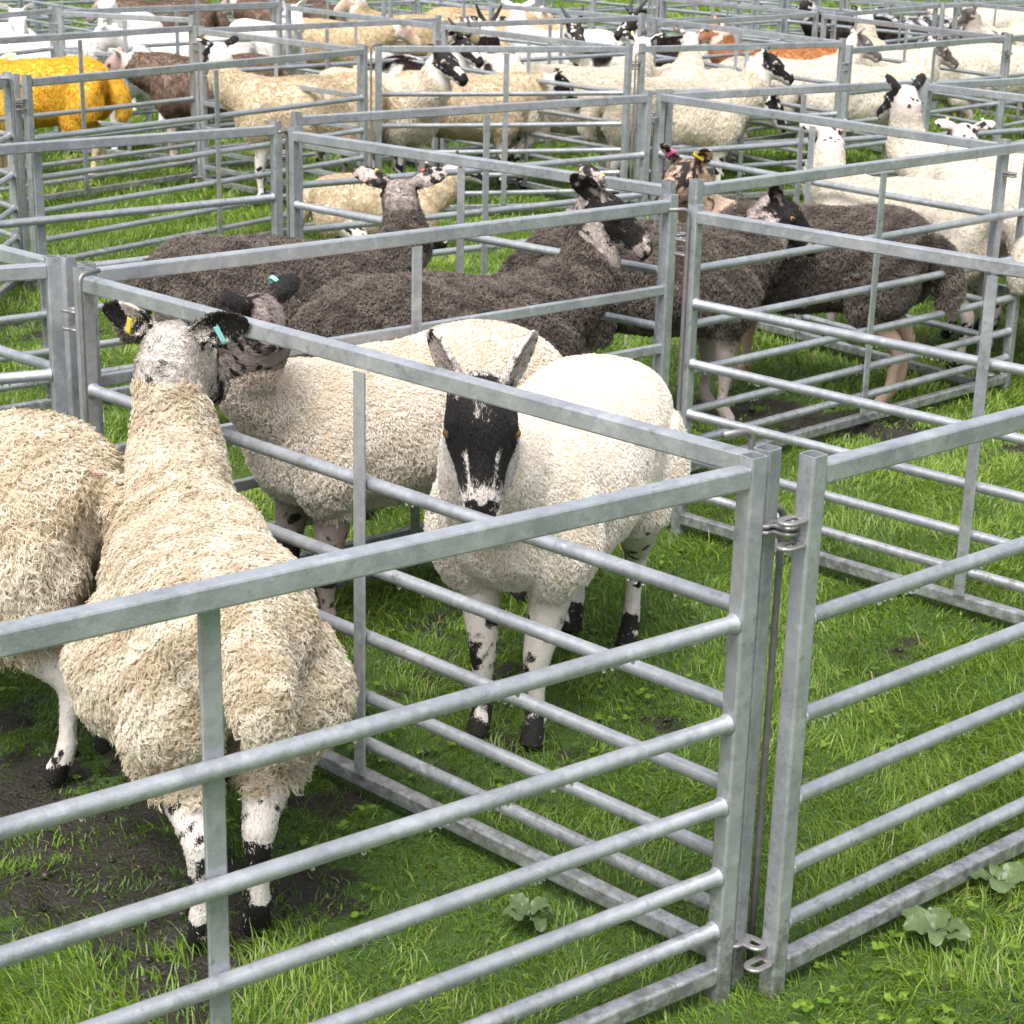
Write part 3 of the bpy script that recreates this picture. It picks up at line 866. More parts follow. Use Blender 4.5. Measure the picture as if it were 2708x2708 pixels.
def make_fleece(B, mat, n_locks, per=3, npts=8, length=.03, curl=.005, turns=1.2, droop=.7, rad=.0011, jitter=.35, long_low=0.0, spread=.0016, seed=0, back=.5, ring=0.0):
    g = np.random.default_rng(seed)
    me = B['mesh']; co = B['co']; wool = B['wool']
    me.calc_loop_triangles()
    nt = len(me.loop_triangles); tri = np.empty(nt * 3, np.int32); me.loop_triangles.foreach_get("vertices", tri); tri = tri.reshape(-1, 3)
    no = np.empty(len(co) * 3, np.float32); me.vertices.foreach_get("normal", no); no = no.reshape(-1, 3).astype(float)
    a, b, c = co[tri[:, 0]], co[tri[:, 1]], co[tri[:, 2]]
    area = np.linalg.norm(np.cross(b - a, c - a), axis=1) * .5
    wt = wool[tri].mean(1); pr = area * (wt > .45)
    idx = g.choice(nt, n_locks, p=pr / pr.sum())
    r1 = np.sqrt(g.random(n_locks)); r2 = g.random(n_locks)
    w0, w1, w2 = 1 - r1, r1 * (1 - r2), r1 * r2
    t = tri[idx]
    root = co[t[:, 0]] * w0[:, None] + co[t[:, 1]] * w1[:, None] + co[t[:, 2]] * w2[:, None]
    nn = no[t[:, 0]] * w0[:, None] + no[t[:, 1]] * w1[:, None] + no[t[:, 2]] * w2[:, None]
    nn /= np.linalg.norm(nn, axis=1)[:, None] + 1e-9
    grav = np.array([-back * .6, 0, -1.0])
    fl = np.broadcast_to(grav, nn.shape) + g.normal(0, jitter, nn.shape)
    # locks on the top of the back lie every way, those on the sides hang
    topm = np.clip((nn[:, 2] - .35) / .5, 0, 1)[:, None]
    fl = fl * (1 - topm) + (g.normal(0, 1, nn.shape) + np.array([-back, 0, 0])) * topm
    fl = fl - nn * (fl * nn).sum(1)[:, None]; fl /= np.linalg.norm(fl, axis=1)[:, None] + 1e-9
    low = np.clip((.62 - root[:, 2]) / .3, 0, 1)
    L = length * g.uniform(.65, 1.3, n_locks) * (1 + long_low * low)
    cr_ = curl * g.uniform(.6, 1.4, n_locks); tn = turns * g.uniform(.7, 1.3, n_locks) * (1 + .5 * long_low * low); ph = g.uniform(0, 2 * math.pi, n_locks); hand = np.where(g.random(n_locks) < .5, -1, 1)
    tint = np.clip(.5 + g.normal(0, .17, n_locks) + 1.1 * (N3(root[:, 0] * 1.0 + root[:, 2], root[:, 1] + root[:, 2] * .6, 34) - .5), 0, 1)
    def rep(x): return np.repeat(x, per, axis=0)
    root, nn, fl, L, cr_, tn, ph, hand, tint = map(rep, (root, nn, fl, L, cr_, tn, ph, hand, tint))
    M = len(root)
    off = g.normal(0, spread, (M, 3)); off -= nn * (off * nn).sum(1)[:, None]
    root = root + off - nn * .003
    L = L * g.uniform(.85, 1.15, M); ph = ph + g.normal(0, .25, M)
    s = np.linspace(0, 1, npts)
    pts = np.empty((M, npts, 3))
    pos = root.copy()
    e2 = np.cross(nn, fl)
    for k in range(npts):
        if k:
            w = droop * min(1.0, s[k] * 1.6)
            dirn = nn * (1 - w) + fl * w; dirn /= np.linalg.norm(dirn, axis=1)[:, None]
            pos = pos + dirn * (L / (npts - 1))[:, None]
        an = ph + hand * 2 * math.pi * tn * s[k]
        amp = cr_ * min(1, s[k] * 2.2)
        pts[:, k] = pos + e2 * (amp * np.cos(an))[:, None] + ((nn * .75 + fl * .25) * (1 - ring) + (fl + nn * .12) * ring) * (amp * (np.sin(an) + .9 * (1 - ring)))[:, None] + nn * (ring * .35 * amp)[:, None]
    hc = bpy.data.hair_curves.new("fleece")
    hc.add_curves([npts] * M)
    hc.attributes['position'].data.foreach_set("vector", pts.astype(np.float32).ravel())
    ra = hc.attributes.get('radius') or hc.attributes.new('radius', 'FLOAT', 'POINT')
    rr = rad * (1 - .55 * s ** 2)
    ra.data.foreach_set("value", np.tile(rr, M).astype(np.float32))
    at = hc.attributes.new('tint', 'FLOAT', 'CURVE'); at.data.foreach_set("value", np.clip(tint + g.normal(0, .08, M), 0, 1).astype(np.float32))
    hc.materials.append(mat)
    return hc

def fur_mat(name, light, dark):
    mt, nt, out = newmat(name)
    t = attr(nt, "tint").outputs['Fac']; dk = attr(nt, "dk").outputs['Fac']
    lc = mixc(nt, t, tuple(x * .65 for x in light), tuple(x * 1.02 for x in light))
    dc = mixc(nt, t, tuple(x * .6 for x in dark), tuple(x * 1.8 for x in dark))
    c = mixc(nt, dk, lc, dc)
    p = N(nt, "ShaderNodeBsdfPrincipled", Roughness=.5); nt.links.new(c, p.inputs['Base Color'])
    p.inputs['Specular IOR Level'].default_value = .35
    nt.links.new(p.outputs[0], out.inputs[0])
    return mt

def make_hair(B, mat, n, length=.008, seed=0, rad=.0006):
    """the short hair of face, ears and legs"""
    g = np.random.default_rng(seed); me = B['mesh']; co = B['co']
    me.calc_loop_triangles()
    nt = len(me.loop_triangles); tri = np.empty(nt * 3, np.int32); me.loop_triangles.foreach_get("vertices", tri); tri = tri.reshape(-1, 3)
    no = np.empty(len(co) * 3, np.float32); me.vertices.foreach_get("normal", no); no = no.reshape(-1, 3).astype(float)
    dk = np.empty(len(co), np.float32); me.attributes["dark"].data.foreach_get("value", dk)
    a, b, c = co[tri[:, 0]], co[tri[:, 1]], co[tri[:, 2]]
    area = np.linalg.norm(np.cross(b - a, c - a), axis=1) * .5
    dist = np.linalg.norm((a + b + c) / 3 - (B['poll'] + B['dh'] * .10), axis=1)
    pr = area * (B['wool'][tri].mean(1) < .55) * np.where(dist < .26, 1.0, .45)
    # keep clear of the eyes and the nostrils
    for e, _ in B['eyes']: pr = pr * (np.linalg.norm((a + b + c) / 3 - e, axis=1) > .017)
    idx = g.choice(nt, n, p=pr / pr.sum()); t = tri[idx]
    r1 = np.sqrt(g.random(n)); r2 = g.random(n); w = np.stack([1 - r1, r1 * (1 - r2), r1 * r2], 1)
    root = (co[t] * w[:, :, None]).sum(1); nn = (no[t] * w[:, :, None]).sum(1); nn /= np.linalg.norm(nn, axis=1)[:, None] + 1e-9
    d = (dk[t] * w).sum(1) + g.normal(0, .18, n)
    near = (np.linalg.norm(root - (B['poll'] + B['dh'] * .08), axis=1) < .22)[:, None]
    fl = np.where(near, -B['dh'][None] + B['hs'][None] * 0, np.array([[-.1, 0, -1.0]])) + g.normal(0, .28, (n, 3))
    fl = fl - nn * (fl * nn).sum(1)[:, None]; fl /= np.linalg.norm(fl, axis=1)[:, None] + 1e-9
    L = length * g.uniform(.6, 1.4, n) * np.where(near[:, 0], 1.0, .62)
    q = (root - B['poll']) @ B['dh'] / .215
    off_ax = np.linalg.norm(root - B['poll'] - np.outer((root - B['poll']) @ B['dh'], B['dh']), axis=1)
    L = np.where(near[:, 0] & (q < .1), np.where(off_ax > .085, L * .65, L * 1.3), L)
    npts = 4; pts = np.empty((n, npts, 3)); pos = root - nn * .0005
    for k in range(npts):
        if k:
            wd = .55 + .4 * k / npts
            dd = nn * (1 - wd) + fl * wd + g.normal(0, .12, (n, 3)); dd /= np.linalg.norm(dd, axis=1)[:, None]
            pos = pos + dd * (L / (npts - 1))[:, None]
        pts[:, k] = pos
    hc = bpy.data.hair_curves.new("short_hair"); hc.add_curves([npts] * n)
    hc.attributes['position'].data.foreach_set("vector", pts.astype(np.float32).ravel())
    ra = hc.attributes.get('radius') or hc.attributes.new('radius', 'FLOAT', 'POINT')
    ra.data.foreach_set("value", np.tile(rad * np.array([1, .9, .7, .3]), n).astype(np.float32))
    at = hc.attributes.new('tint', 'FLOAT', 'CURVE'); at.data.foreach_set("value", g.random(n).astype(np.float32))
    at = hc.attributes.new('dk', 'FLOAT', 'CURVE'); at.data.foreach_set("value", np.clip((d - .42) / .16, 0, 1).astype(np.float32))
    hc.materials.append(mat)
    return hc

def ball_mesh(name, r, seg=20, rings=12):
    g = Geo(); vs = []; fs = []
    for i in range(rings + 1):
        th = math.pi * i / rings
        for j in range(seg):
            a = 2 * math.pi * j / seg
            vs.append((r * math.sin(th) * math.cos(a), r * math.sin(th) * math.sin(a), r * math.cos(th)))
    for i in range(rings):
        for j in range(seg):
            fs.append((i * seg + j, (i + 1) * seg + j, (i + 1) * seg + (j + 1) % seg, i * seg + (j + 1) % seg))
    g.add(vs, fs)
    return g.mesh(name, True)
EYE_M = ball_mesh("eyeball", .0118); EYE_M.materials.append(EYE)

def tag_mesh():
    """a plastic strip looped over the edge of the ear: local x = along ear, y = out from the edge, z = through the ear"""
    g = Geo(); pts = []
    for i in range(9):
        a = math.pi * i / 8
        pts.append(v(0, .006 + .010 * math.sin(a), .008 * math.cos(a)))
    pts = [v(0, -.026, .009)] + pts + [v(0, -.026, -.009)]
    g.sweep(pts, [rrect(.011, .0022, .0008, 1)] * len(pts), (1, 0, 0))
    return g.mesh("ear_tag_strip")
TAG_M = tag_mesh()
TAG_MS = {}
for k, mt_ in TAGS.items():
    c_ = TAG_M.copy(); c_.materials.append(mt_); TAG_MS[k] = c_
def horn_mesh():
    g = Geo(); pts = []; rs = []
    for i in range(14):
        t = i / 13
        pts.append(v(-.05 * t - .06 * t * t, .06 * t, .07 * t)); rs.append(circ(.018 * (1 - .8 * t) + .003 + .001 * (i % 2), 10))
    g.sweep(pts, rs, (0, 1, 0))
    return g.mesh("horn", True)
HORN_M = horn_mesh(); HORN_M.materials.append(HORN)

def frame_matrix(x, y, z, loc):
    M_ = Matrix((Vector(x), Vector(y), Vector(z))).transposed().to_4x4(); M_.translation = Vector(loc); return M_

def sheep(label, x, y, hd, B, bmat, fleece=None, tags=(None, None), group=None, override=None, eyes=True, horns=False, z=0.0, sc=1.0, hair=None):
    """One sheep standing at x, y. tags: colours of the left and right ear tags."""
    root = empty("sheep", (x, y, z), math.radians(hd))
    root.scale = (sc, sc, sc)
    tag(root, label, "sheep", group)
    b = obj("body", B['mesh'], root)
    if len(B['mesh'].materials) == 0: B['mesh'].materials.append(bmat)
    elif B['mesh'].materials[0] is not bmat:
        b.material_slots[0].link = 'OBJECT'; b.material_slots[0].material = bmat
    if fleece is not None:
        f = bpy.data.objects.new("fleece", fleece); link(f, root)
        if override is not None:
            f.material_slots[0].link = 'OBJECT'; f.material_slots[0].material = override
    if hair is not None: link(bpy.data.objects.new("short_hair", hair), root)
    if eyes:
        for c, o_ in B['eyes']:
            e = obj("eye", EYE_M, root)
            xx = nrm(B['dh'] - o_ * B['dh'].dot(o_)); yy = np.cross(o_, xx)
            e.matrix_local = frame_matrix(xx, yy, o_, c)
    for tg, (c, de, ne, we) in zip(tags, B['tags']):
        if tg:
            t = obj("ear_tag", TAG_MS[tg], root); t.matrix_local = frame_matrix(de, -we, np.cross(de, -we), c)
    if horns:
        for s in (1, -1):
            h = obj("horn", HORN_M, root)
            h.matrix_local = frame_matrix(B['dh'], B['hs'] * s, B['hu'] if s > 0 else B['hu'], B['poll'] + B['hs'] * s * .03 + B['hu'] * .06)
            h.rotation_euler.rotate_axis('X', -.25 * s) if False else None
    return root
CREAM, CREAM2 = (.56, .465, .335), (.83, .775, .665)
WHITE, WHITE2 = (.74, .68, .59), (.89, .865, .81)
DARK, DARK2 = (.085, .070, .061), (.25, .215, .19)
SKIN, BLK = (.66, .61, .57), (.012, .011, .011)
GREY = (.34, .28, .255)
wm_curly = wool_mat("curly_cream_wool", CREAM, CREAM2, None, .25)
wm_white = wool_mat("white_wool", WHITE, WHITE2, None, .25, pink=(.76, .58, .49))
wm_dirty = wool_mat("weathered_white_wool", (.70, .63, .53), (.86, .82, .75), None, .25, pink=(.70, .5, .4))
wm_dark = wool_mat("dark_wool", DARK, DARK2, None, .15)
wm_pale = wool_mat("cream_wool", (.62, .56, .46), (.77, .725, .64), None, .25)
bm_curly = body_mat("curly_cream_hide", (.52, .42, .29), SKIN, BLK)
bm_white = body_mat("white_hide", (.66, .56, .44), SKIN, BLK)
bm_dirty = body_mat("weathered_white_hide", (.50, .41, .30), (.30, .25, .235), (.016, .014, .014))
bm_dark = body_mat("dark_hide", (.09, .07, .06), (.46, .39, .36), (.014, .012, .012))
bm_tan = body_mat("dark_hide_tan_neck", (.07, .055, .045), (.47, .35, .26), (.02, .016, .015))
bm_pale = body_mat("cream_hide", (.64, .55, .43), SKIN, BLK)
S = .88
GF = "sheep in the near pens"

# curly cream ewe in front, seen from behind
B1 = build_sheep((56, -3, .40), (-32, -34), (.92, .36, .12, .14), 'crown', .79, .0055, hk=1.06, hl=.25, legdark=.75, legs=((0, -.03), (.02, .03), (.0, -.015), (.04, .05)), tail=(.058, .16), taily=-.02, tailz=.745, tailout=.035, bulge=.025, woolly_leg=.36, earturn=2.2, eardark=.62, scale=S)
F1 = make_fleece(B1, wm_curly, 50000, 3, 10, .0115, .0041, 1.2, .62, .00064, .6, 1.1, .0013, 11, ring=.7)
H1 = make_hair(B1, fur_mat("white_black_hair", SKIN, BLK), 22000, .009, 1)
sheep("curly cream ewe with its back to the camera, head up, yellow and blue ear tags", -.545, 3.11, 107, B1, bm_curly, F1, ('yellow', 'teal'), GF, hair=H1)
# shaggy rump at the left edge
B2 = build_sheep((50, 10, .36), (-30, 20), (.9, .4, .2, .12), 'crown', 1.05, .008, legdark=.12, legs=((0, 0), (0, 0), (-.02, -.03), (-.05, .03)), woolly_leg=.36, scale=S)
F2 = make_fleece(B2, wool_mat('stained_cream_wool', CREAM, CREAM2, None, .25, stain=(.46, .36, .17)), 30000, 3, 9, .022, .0044, 1.1, .75, .0007, .4, .6, .0014, 12, ring=.4)
H2 = make_hair(B2, bpy.data.materials['white_black_hair'], 9000, .009, 2)
sheep("shaggy cream sheep cut off by the left edge, only its rump and hind leg showing", -1.21, 3.57, 163, B2, bm_curly, F2, (None, None), GF, hair=H2)
# white sheep with the black face
B3 = build_sheep((49, 8, .365), (-57, 24), (.40, .42, .85, .14), 'black', .92, .005, hk=1.13, hl=.25, earw=1.35, earin=.40, tail=(.045, .14), blotch=.2, legdark=.52, legs=((0, -.028), (.0, .028), (0, -.02), (-.04, .02)), earturn=.2, eardark=.34, woolly_leg=.42, neckdark=.2, scale=.90)
F3 = make_fleece(B3, wm_white, 64000, 2, 6, .0075, .0019, .9, .74, .0007, .6, .7, .0011, 13, ring=.4)
H3 = make_hair(B3, bpy.data.materials['white_black_hair'], 30000, .0065, 3, .0005)
sheep("white sheep with a black face and speckled upright ears, staring at the camera", .095, 3.885, 249, B3, bm_white, F3, (None, None), GF, hair=H3)
# white sheep behind it with dark neck
B4 = build_sheep((53, 44, .385), (-24, -66), (.95, .42, .2, .125), 'mottle', .95, .0065, earw=.9, legdark=.9, neckwool=.80, neckdark=.36, eardark=.85, woolly_leg=.40, scale=S)
F4 = make_fleece(B4, wm_dirty, 46000, 2, 7, .0105, .0023, 1.0, .78, .00075, .45, .5, .0012, 14, ring=.3)
H4 = make_hair(B4, fur_mat("dark_grey_hair", (.30, .25, .235), (.016, .014, .014)), 16000, .008, 4)
sheep("white sheep with a bare dark grey neck, its head turned away behind the curly ewe", -.29, 4.36, 217, B4, bm_dirty, F4, (None, 'teal'), GF, hair=H4)
# dark fleeced sheep
FD = dict(per=2, npts=6, length=.017, curl=.0027, turns=1.1, droop=.66, rad=.0009, jitter=.6, spread=.0016)
SD = .855
B6 = build_sheep((66, 37, .34), (-30, 84), (.95, .5, .05, .15), 'crown', .98, .007, eardark=.5, scale=.835)
H6 = make_hair(B6, fur_mat('grey_black_hair', (.42, .36, .33), (.02, .017, .016)), 14000, .010, 6)
F6 = make_fleece(B6, wm_dark, 36000, seed=16, **FD)
sheep("dark brown sheep facing away, long grey ears spread wide, yellow tag in the left ear", -.74, 5.86, 12, B6, bm_dark, F6, ('yellow', 'red'), GF, hair=H6)
B7 = build_sheep((66, 0, .415), (-36, -32), (.6, .32, 1.0, .145), 'badger', .99, .006, neckwool=.93, eardark=.62, earturn=1.2, scale=.84)
H7 = make_hair(B7, bpy.data.materials['grey_black_hair'], 14000, .008, 7)
F7 = make_fleece(B7, wm_dark, 42000, seed=17, **FD)
sheep("dark grey sheep in profile to the right with a glossy black and white face", -.175, 5.32, 22, B7, bm_dark, F7, ('yellow', None), GF, hair=H7)
B9 = build_sheep((48, 22, .27), (-40, -22), (.6, .6, .6, .11), 'badger', 1.0, .0065, legdark=0, eardark=.7, earturn=1.0, scale=SD)
H9 = make_hair(B9, bpy.data.materials['grey_black_hair'], 10000, .009, 9)
F9 = make_fleece(B9, wm_dark, 34000, seed=19, **FD)
sheep("dark brown sheep right of the centre posts, lowering its grey-brown face to the rail", .46, 6.24, 14, B9, bm_dark, F9, (None, None), GF, hair=H9)
B10 = build_sheep((50, 38, .36), (-28, 76), (.6, .8, .1, .12), 'crown', 1.0, .0065, legdark=0, eardark=.55, neckwool=.45, scale=SD)
H10 = make_hair(B10, fur_mat('tan_black_hair', (.48, .32, .21), (.025, .02, .018)), 12000, .010, 10)
F10 = make_fleece(B10, wm_dark, 34000, seed=20, **FD)
sheep("dark sheep with a tan neck behind the centre posts, its brown rump far right", 1.06, 6.68, 158, B10, bm_tan, F10, ('yellow', 'pink'), GF, hair=H10)
# white flock at the right
FW = dict(per=2, npts=4, length=.009, curl=.0018, turns=.8, droop=.8, rad=.0011, jitter=.5, spread=.002)
wm_clean = wool_mat('clean_white_wool', (.60, .545, .455), (.78, .73, .65), None, .25, pink=(.80, .70, .62))
bm_clean = body_mat('clean_white_hide', (.62, .565, .47), (.55, .48, .45), BLK)
B11 = build_sheep((54, -33, .34), (-28, -38), (.95, .35, .05, .11), 'mottle', 1.05, .0085, eardark=.4, scale=S)
F11 = make_fleece(B11, wm_clean, 22000, seed=21, **FW)
sheep("white sheep seen from behind with two mint-green ear tags", 1.52, 7.31, 138, B11, bm_clean, F11, ('teal', 'teal'), GF)
B13 = build_sheep((64, 4, .42), (-26, -26), (.6, .8, .1, .115), 'patch', 1.02, .0085, eardark=.9, scale=S)
F13 = make_fleece(B13, wm_clean, 22000, seed=23, **FW)
sheep("tall-necked white sheep with black and grey pricked ears above the rail", 2.06, 8.2, 137, B13, bm_clean, F13, ('yellow', 'teal'), GF)
sheep("white sheep behind the slanting rail with spread grey ears and a blue tag", 2.03, 7.45, 126, B11, bm_clean, F11, ('yellow', 'teal'), GF)
sheep("white rump at the right edge beside another's black tail", 2.32, 6.95, 22, B13, bm_clean, F13, (None, None), GF)

# ---- the flocks farther back: a few bodies, copied
FF = dict(per=1, npts=4, length=.022, curl=.003, turns=.7, droop=.8, rad=.0017, jitter=.4, spread=.001)
PU = build_sheep((56, 0, .36), (-30, 0), (.8, .55, .2, .12), 'patch', 1.03, .011, scale=S)
PL = build_sheep((54, 25, .36), (-26, 62), (.85, .5, .15, .12), 'patch', 1.03, .011, scale=S)
PR = build_sheep((54, -25, .36), (-30, -62), (.85, .5, .15, .12), 'patch', 1.03, .011, scale=S)
PD = build_sheep((22, 0, .32), (-42, 0), (.85, .4, .2, .12), 'patch', 1.03, .011, scale=S)
PB = build_sheep((56, 40, .34), (-25, 120), (.95, .4, .1, .12), 'mottle', 1.03, .011, scale=S)
PE = build_sheep((45, 0, .34), (-25, 0), (.9, .5, .1, .13), 'patch', 1.05, .011, lie=True, scale=S)
PG = build_sheep((-8, 0, .34), (-58, 0), (.85, .4, .2, .12), 'patch', 1.0, .011, scale=S)
PROT = {}
for k, b_ in dict(PU=PU, PL=PL, PR=PR, PD=PD, PB=PB, PE=PE, PG=PG).items():
    PROT[k] = (b_, make_fleece(b_, wm_pale, 14000, seed=hash(k) % 97 if False else ord(k[1]), **FF))
def pair(name, c1, c2, skin=SKIN, dark=BLK, patch=None):
    return wool_mat(name + "_wool", c1, c2, patch, .25), body_mat(name + "_hide", tuple(x * .9 for x in c2), skin, dark, patch)
COATS = dict(
    pale=(wm_pale, bm_pale),
    beige=pair("beige", (.50, .40, .27), (.68, .57, .41)),
    white=pair("bright_white", (.78, .75, .70), (.88, .87, .84), (.84, .80, .78), (.80, .76, .74)),
    cream=pair("plain_cream", (.64, .585, .48), (.78, .735, .645), (.62, .52, .46), (.10, .085, .08)),
    orange=pair("orange_dipped", (.68, .36, .035), (.84, .54, .07), (.75, .60, .40), (.6, .5, .35)),
    yellow=pair("yellow_dipped", (.80, .50, .05), (.90, .66, .16), (.80, .62, .35), (.7, .55, .3)),
    brown=pair("brown", (.13, .085, .06), (.26, .185, .14), (.62, .52, .46), (.3, .22, .2)),
    rust=pair("rust", (.38, .15, .06), (.52, .24, .10), (.72, .60, .5), (.35, .15, .08)),
    black=pair("black", (.014, .011, .010), (.04, .032, .03), (.55, .52, .5), BLK),
    jacob=pair("patchwork", (.72, .68, .60), (.82, .79, .73), (.80, .77, .74), (.02, .017, .015), ((.028, .019, .017), .50, .53, 3.4)),
    dapple=pair("dark_patchwork", (.72, .68, .60), (.82, .79, .73), (.80, .77, .74), (.02, .017, .015), ((.024, .017, .016), .40, .43, 2.6)),
    tan=pair("tan", (.56, .43, .27), (.70, .57, .38), (.70, .62, .56), (.45, .33, .25)),
    speck=pair("speckled", (.045, .042, .045), (.10, .095, .10), (.7, .66, .64), (.02, .02, .02), ((.55, .55, .57), .52, .55, 13)),
)
GB = "sheep in the pens farther back"
BACK = [
 ("bright yellow-dyed sheep at the left edge, rump towards us", -3.16, 11.0, 95, 'PD', 'yellow', None, 0),
 ("orange-dyed sheep standing side on behind the dripping hurdle", -2.90, 11.25, 180, 'PD', 'orange', None, 0),
 ("shaggy brown sheep side on behind the orange one", -1.95, 11.9, 182, 'PD', 'brown', None, 0),
 ("pinkish white sheep with ears held level, behind the brown one", -2.75, 12.75, 260, 'PB', 'white', None, 0),
 ("shaggy beige sheep side on, its black and white head turned away", -1.22, 10.62, 186, 'PR', 'beige', None, 0),
 ("beige sheep with a black face blotched white, looking over the level rail", -.84, 10.95, -38, 'PU', 'pale', None, 0),
 ("long beige sheep side on with a mottled head to the right", -.36, 11.25, 6, 'PD', 'beige', None, 0),
 ("pale sheep with a grey neck stretched up beside the double post", .30, 11.55, 18, 'PL', 'pale', 'grey', 0),
 ("pale sheep with a black and white face, right of the double post", .90, 11.0, 4, 'PU', 'pale', None, 0),
 ("rounded cream rump behind the black-faced one", 1.02, 12.2, 80, 'PU', 'cream', None, 0),
 ("pale sheep with its black muzzle lowered between the lower rails", .98, 12.0, -4, 'PG', 'pale', None, 0),
 ("cream sheep with raised neck and brown-striped face", 1.72, 12.6, 12, 'PU', 'cream', None, 0),
 ("cream sheep with a grey head looking right over the hurdle", 2.20, 12.35, 14, 'PU', 'cream', None, 0),
 ("large cream sheep with a dark tail, side on at right", 2.95, 14.1, 188, 'PD', 'cream', None, 0),
 ("cream sheep walking off at the right edge", 3.62, 14.3, 12, 'PD', 'cream', None, 0),
 ("rust-brown sheep with a white-marked head facing left", 1.86, 13.75, 180, 'PU', 'rust', None, 0),
 ("black-brown horned sheep with a white neck band, facing left", .78, 13.75, 170, 'PB', 'dapple', None, 1),
 ("white sheep with a black ear beside the black-brown one", .32, 14.6, 150, 'PR', 'white', None, 0),
 ("black and white sheep facing us with one raised horn", 1.22, 14.5, 215, 'PU', 'dapple', None, 1),
 ("white sheep with dark patches and a horned dark neck", -.20, 12.75, 96, 'PU', 'jacob', None, 1),
 ("striped black and white sheep with horned face and yellow tag", -.74, 12.35, -42, 'PU', 'jacob', None, 1),
 ("white sheep facing us with a plain white face and brown ears", -1.98, 14.6, 302, 'PU', 'white', None, 0),
 ("white body behind the slanting rail at upper left", -2.40, 13.9, 184, 'PD', 'white', None, 0),
 ("white sheep with a broad white head at the left edge", -3.72, 13.9, 290, 'PU', 'white', None, 0),
 ("white sheep at left with a dark nose low over the yellow back", -3.3, 12.85, 0, 'PD', 'white', None, 0),
 ("tan sheep behind the slanting rail at the upper middle", -1.55, 15.3, 4, 'PD', 'tan', None, 0),
 ("tan sheep at the top middle with a white face", -.98, 16.4, 176, 'PU', 'tan', None, 0),
 ("tan sheep left of the black horns at the top", -.42, 16.9, 10, 'PD', 'tan', None, 0),
 ("tan sheep with hanging head right above the horned sheep", .05, 15.8, 188, 'PD', 'tan', None, 0),
 ("speckled black sheep at the top right", 3.6, 18.0, 186, 'PD', 'speck', None, 0),
 ("plain black sheep beside the speckled one", 3.0, 17.6, 200, 'PU', 'black', None, 0),
 ("white-necked sheep below the speckled black one", 2.62, 14.75, 80, 'PU', 'pale', None, 0),
 ("cream sheep at the right edge with a dark grey face turned left", 4.25, 16.6, 200, 'PU', 'cream', None, 0),
 ("second grey-faced sheep at the right edge, face lower", 4.45, 15.95, 196, 'PD', 'cream', None, 0),
 ("cream body at the top right corner", 4.6, 19.3, 170, 'PD', 'cream', None, 0),
 ("dark brown sheep at the top left edge", -3.2, 17.2, 180, 'PD', 'brown', None, 0),
 ("second dark brown sheep at the top left, behind white ears", -2.2, 17.9, 175, 'PD', 'brown', None, 0),
 ("white sheep with pricked white ears at the top left", -3.1, 15.0, 265, 'PU', 'white', None, 0),
 ("pale shaggy sheep lying down behind the dark sheep's ears", -.70, 9.3, 12, 'PE', 'beige', None, 0),
]
for i, (lb, x_, y_, hd_, pk_, coat, alt, hn) in enumerate(BACK):
    B_, F_ = PROT[pk_]
    wmt, bmt = COATS[coat]
    sheep(lb, x_, y_, hd_, B_, bmt, F_, ('yellow' if i % 3 == 1 else None, None), GB, wmt, y_ < 12.5, bool(hn), 0.0, (.76 if pk_ == 'PE' else 1.0) * .97 + .06 * ((i * 37) % 10) / 10)

# ------------------------------------------------------------------ dock plants
def leaf_mat():
    mt, nt, out = newmat("dock_leaf")
    co = objcoord(nt)
    n1 = noise(nt, co, 35, 4, .6); n2 = noise(nt, co, 9, 2)
    c = mixc(nt, n1, (.06, .105, .035), (.14, .19, .085))
    c = mixc(nt, ramp(nt, n2, [(.6, 0.0), (.75, 1.0)]), c, (.16, .12, .06))
    p = N(nt, "ShaderNodeBsdfPrincipled", Roughness=.4); nt.links.new(c, p.inputs['Base Color'])
    b = N(nt, "ShaderNodeBump", Strength=.6, Distance=.004); nt.links.new(n1, b.inputs['Height']); nt.links.new(b.outputs[0], p.inputs['Normal'])
    tr = N(nt, "ShaderNodeBsdfTranslucent"); nt.links.new(c, tr.inputs['Color'])
    mx = N(nt, "ShaderNodeMixShader"); mx.inputs[0].default_value = .2
    nt.links.new(p.outputs[0], mx.inputs[1]); nt.links.new(tr.outputs[0], mx.inputs[2]); nt.links.new(mx.outputs[0], out.inputs[0])
    return mt
LEAF = leaf_mat()
def leaf_mesh(L, W, bend, seed):
    g = np.random.default_rng(seed); nu, nv = 12, 6; V = []; F = []
    for i in range(nu + 1):
        t = i / nu; w = W * (.12 if t < .15 else max(.02, math.sin(math.pi * min(1, (t - .15) / .85 * .92 + .08)) ** .6))
        zc = .022 * math.sin(t * 2.2) - bend * t * t
        for j in range(nv + 1):
            s = j / nv * 2 - 1
            V.append((L * t, w * s * (1 + .05 * math.sin(t * 23 + j)), zc + .004 * abs(s) + .003 * math.sin(t * 19 + 2 * j) * abs(s) + .0008 * g.normal()))
    for i in range(nu):
        for j in range(nv):
            a = i * (nv + 1) + j; F.append((a, a + 1, a + nv + 2, a + nv + 1))
    return mesh_np("dock_leaf", np.array(V), [np.array(F)])
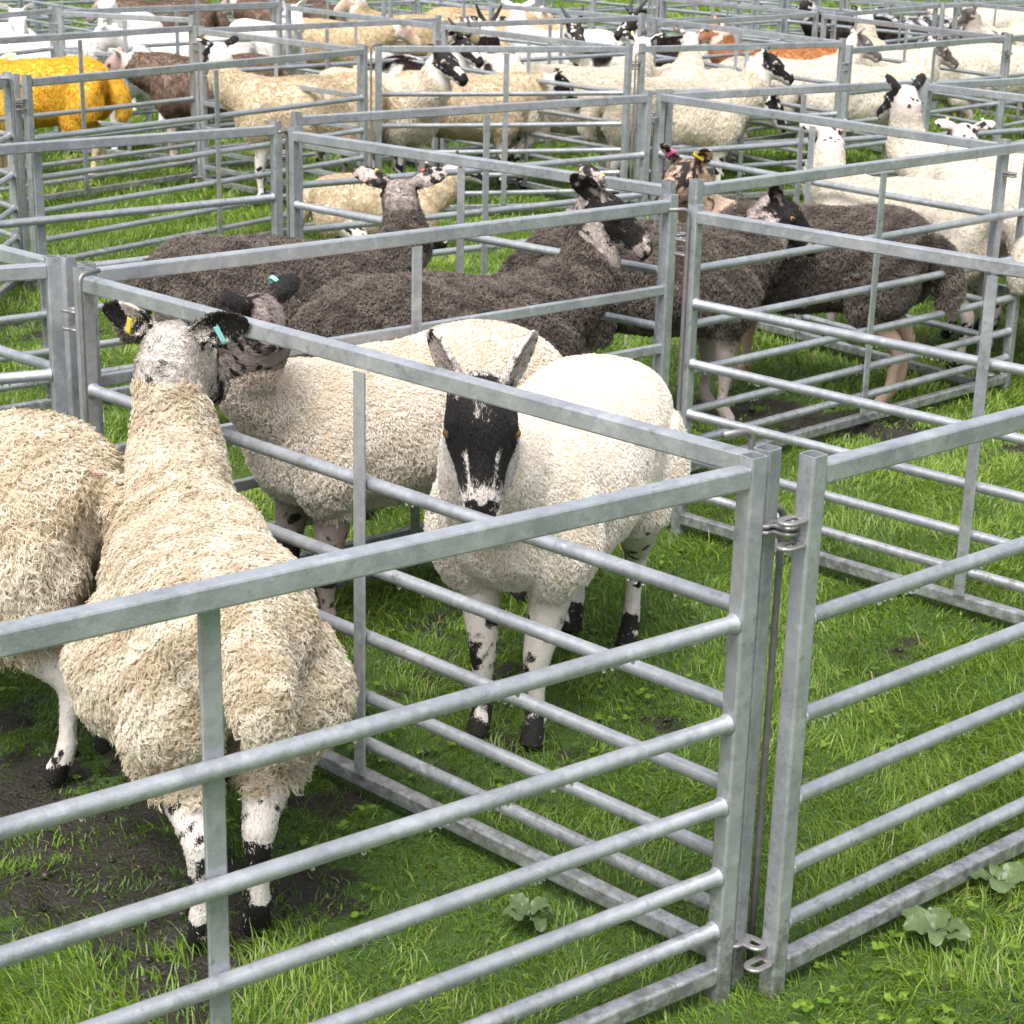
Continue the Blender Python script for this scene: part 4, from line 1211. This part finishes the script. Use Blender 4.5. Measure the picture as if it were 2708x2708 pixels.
def dock(label, x, y, n, size, seed):
    root = empty("dock_plant", (x, y, float(ground_z(np.array([x]), np.array([y]))[0])))
    tag(root, label, "weed", "broad-leaved weeds in the grass")
    r = random.Random(seed)
    for k in range(n):
        me = leaf_mesh(size * r.uniform(.7, 1.15), size * r.uniform(.27, .36), r.uniform(-.01, .03), seed * 50 + k); me.materials.append(LEAF)
        o = obj("leaf", me, root); o.rotation_euler = (r.uniform(-.35, .35), -r.uniform(-.05, .35), 2 * math.pi * k / n + r.uniform(-.4, .4)); o.location = (0, 0, .025)
dock("broad-leaved dock plant on the grass at the bottom right corner", .76, 2.86, 6, .068, 3)
dock("single leafy weed under the rail at the right edge", .91, 3.03, 4, .075, 5)
dock("low leafy weed between the lower rails left of the corner post", .05, 2.88, 6, .055, 7)
dock("pale leafy weed under the black-faced sheep's hind leg", .10, 4.12, 4, .055, 9)

# ------------------------------------------------------------------ water drops hanging under the rails
def drops():
    bpy.context.view_layer.update()
    g = random.Random(5); V = []; F = []
    bm_ = ball_mesh("tmp", 1.0, 12, 8)
    bv = np.array([v_.co[:] for v_ in bm_.vertices]); bf = np.array([tuple(p.vertices) for p in bm_.polygons])
    bpy.data.meshes.remove(bm_)
    n = 0
    for o in list(bpy.data.objects):
        if o.name.split('.')[0] != 'rail' or o.parent is None: continue
        M_ = o.matrix_world
        c = M_ @ Vector((HL / 2, 0, 0))
        if c.y > 11: continue
        box = o.data is BOX_M
        many = 22 if c.y > 5.5 else 16
        for _ in range(g.randint(2, many)):
            x = g.uniform(.05, HL - .05)
            for q in range(g.choice((1, 1, 2, 3))):
                p = M_ @ Vector((min(HL - .05, x + q * .016), 0, 0)); r = g.uniform(.0024, .0040)
                p.z -= (.0140 if box else .0148) + r * .75
                V.append(bv * np.array([r, r, r * 1.2]) + np.array(p[:])); F.append(bf + n * len(bv)); n += 1
    me = mesh_np("water_drops", np.concatenate(V), [np.concatenate(F)])
    mt, nt, out = newmat("water")
    gl = N(nt, "ShaderNodeBsdfGlass", Roughness=0.0, IOR=1.333); nt.links.new(gl.outputs[0], out.inputs[0])
    return obj("water_drops", me, None, mt)
tag(drops(), "clear rain drops hanging in rows under the rails", "water drops", kind="stuff")
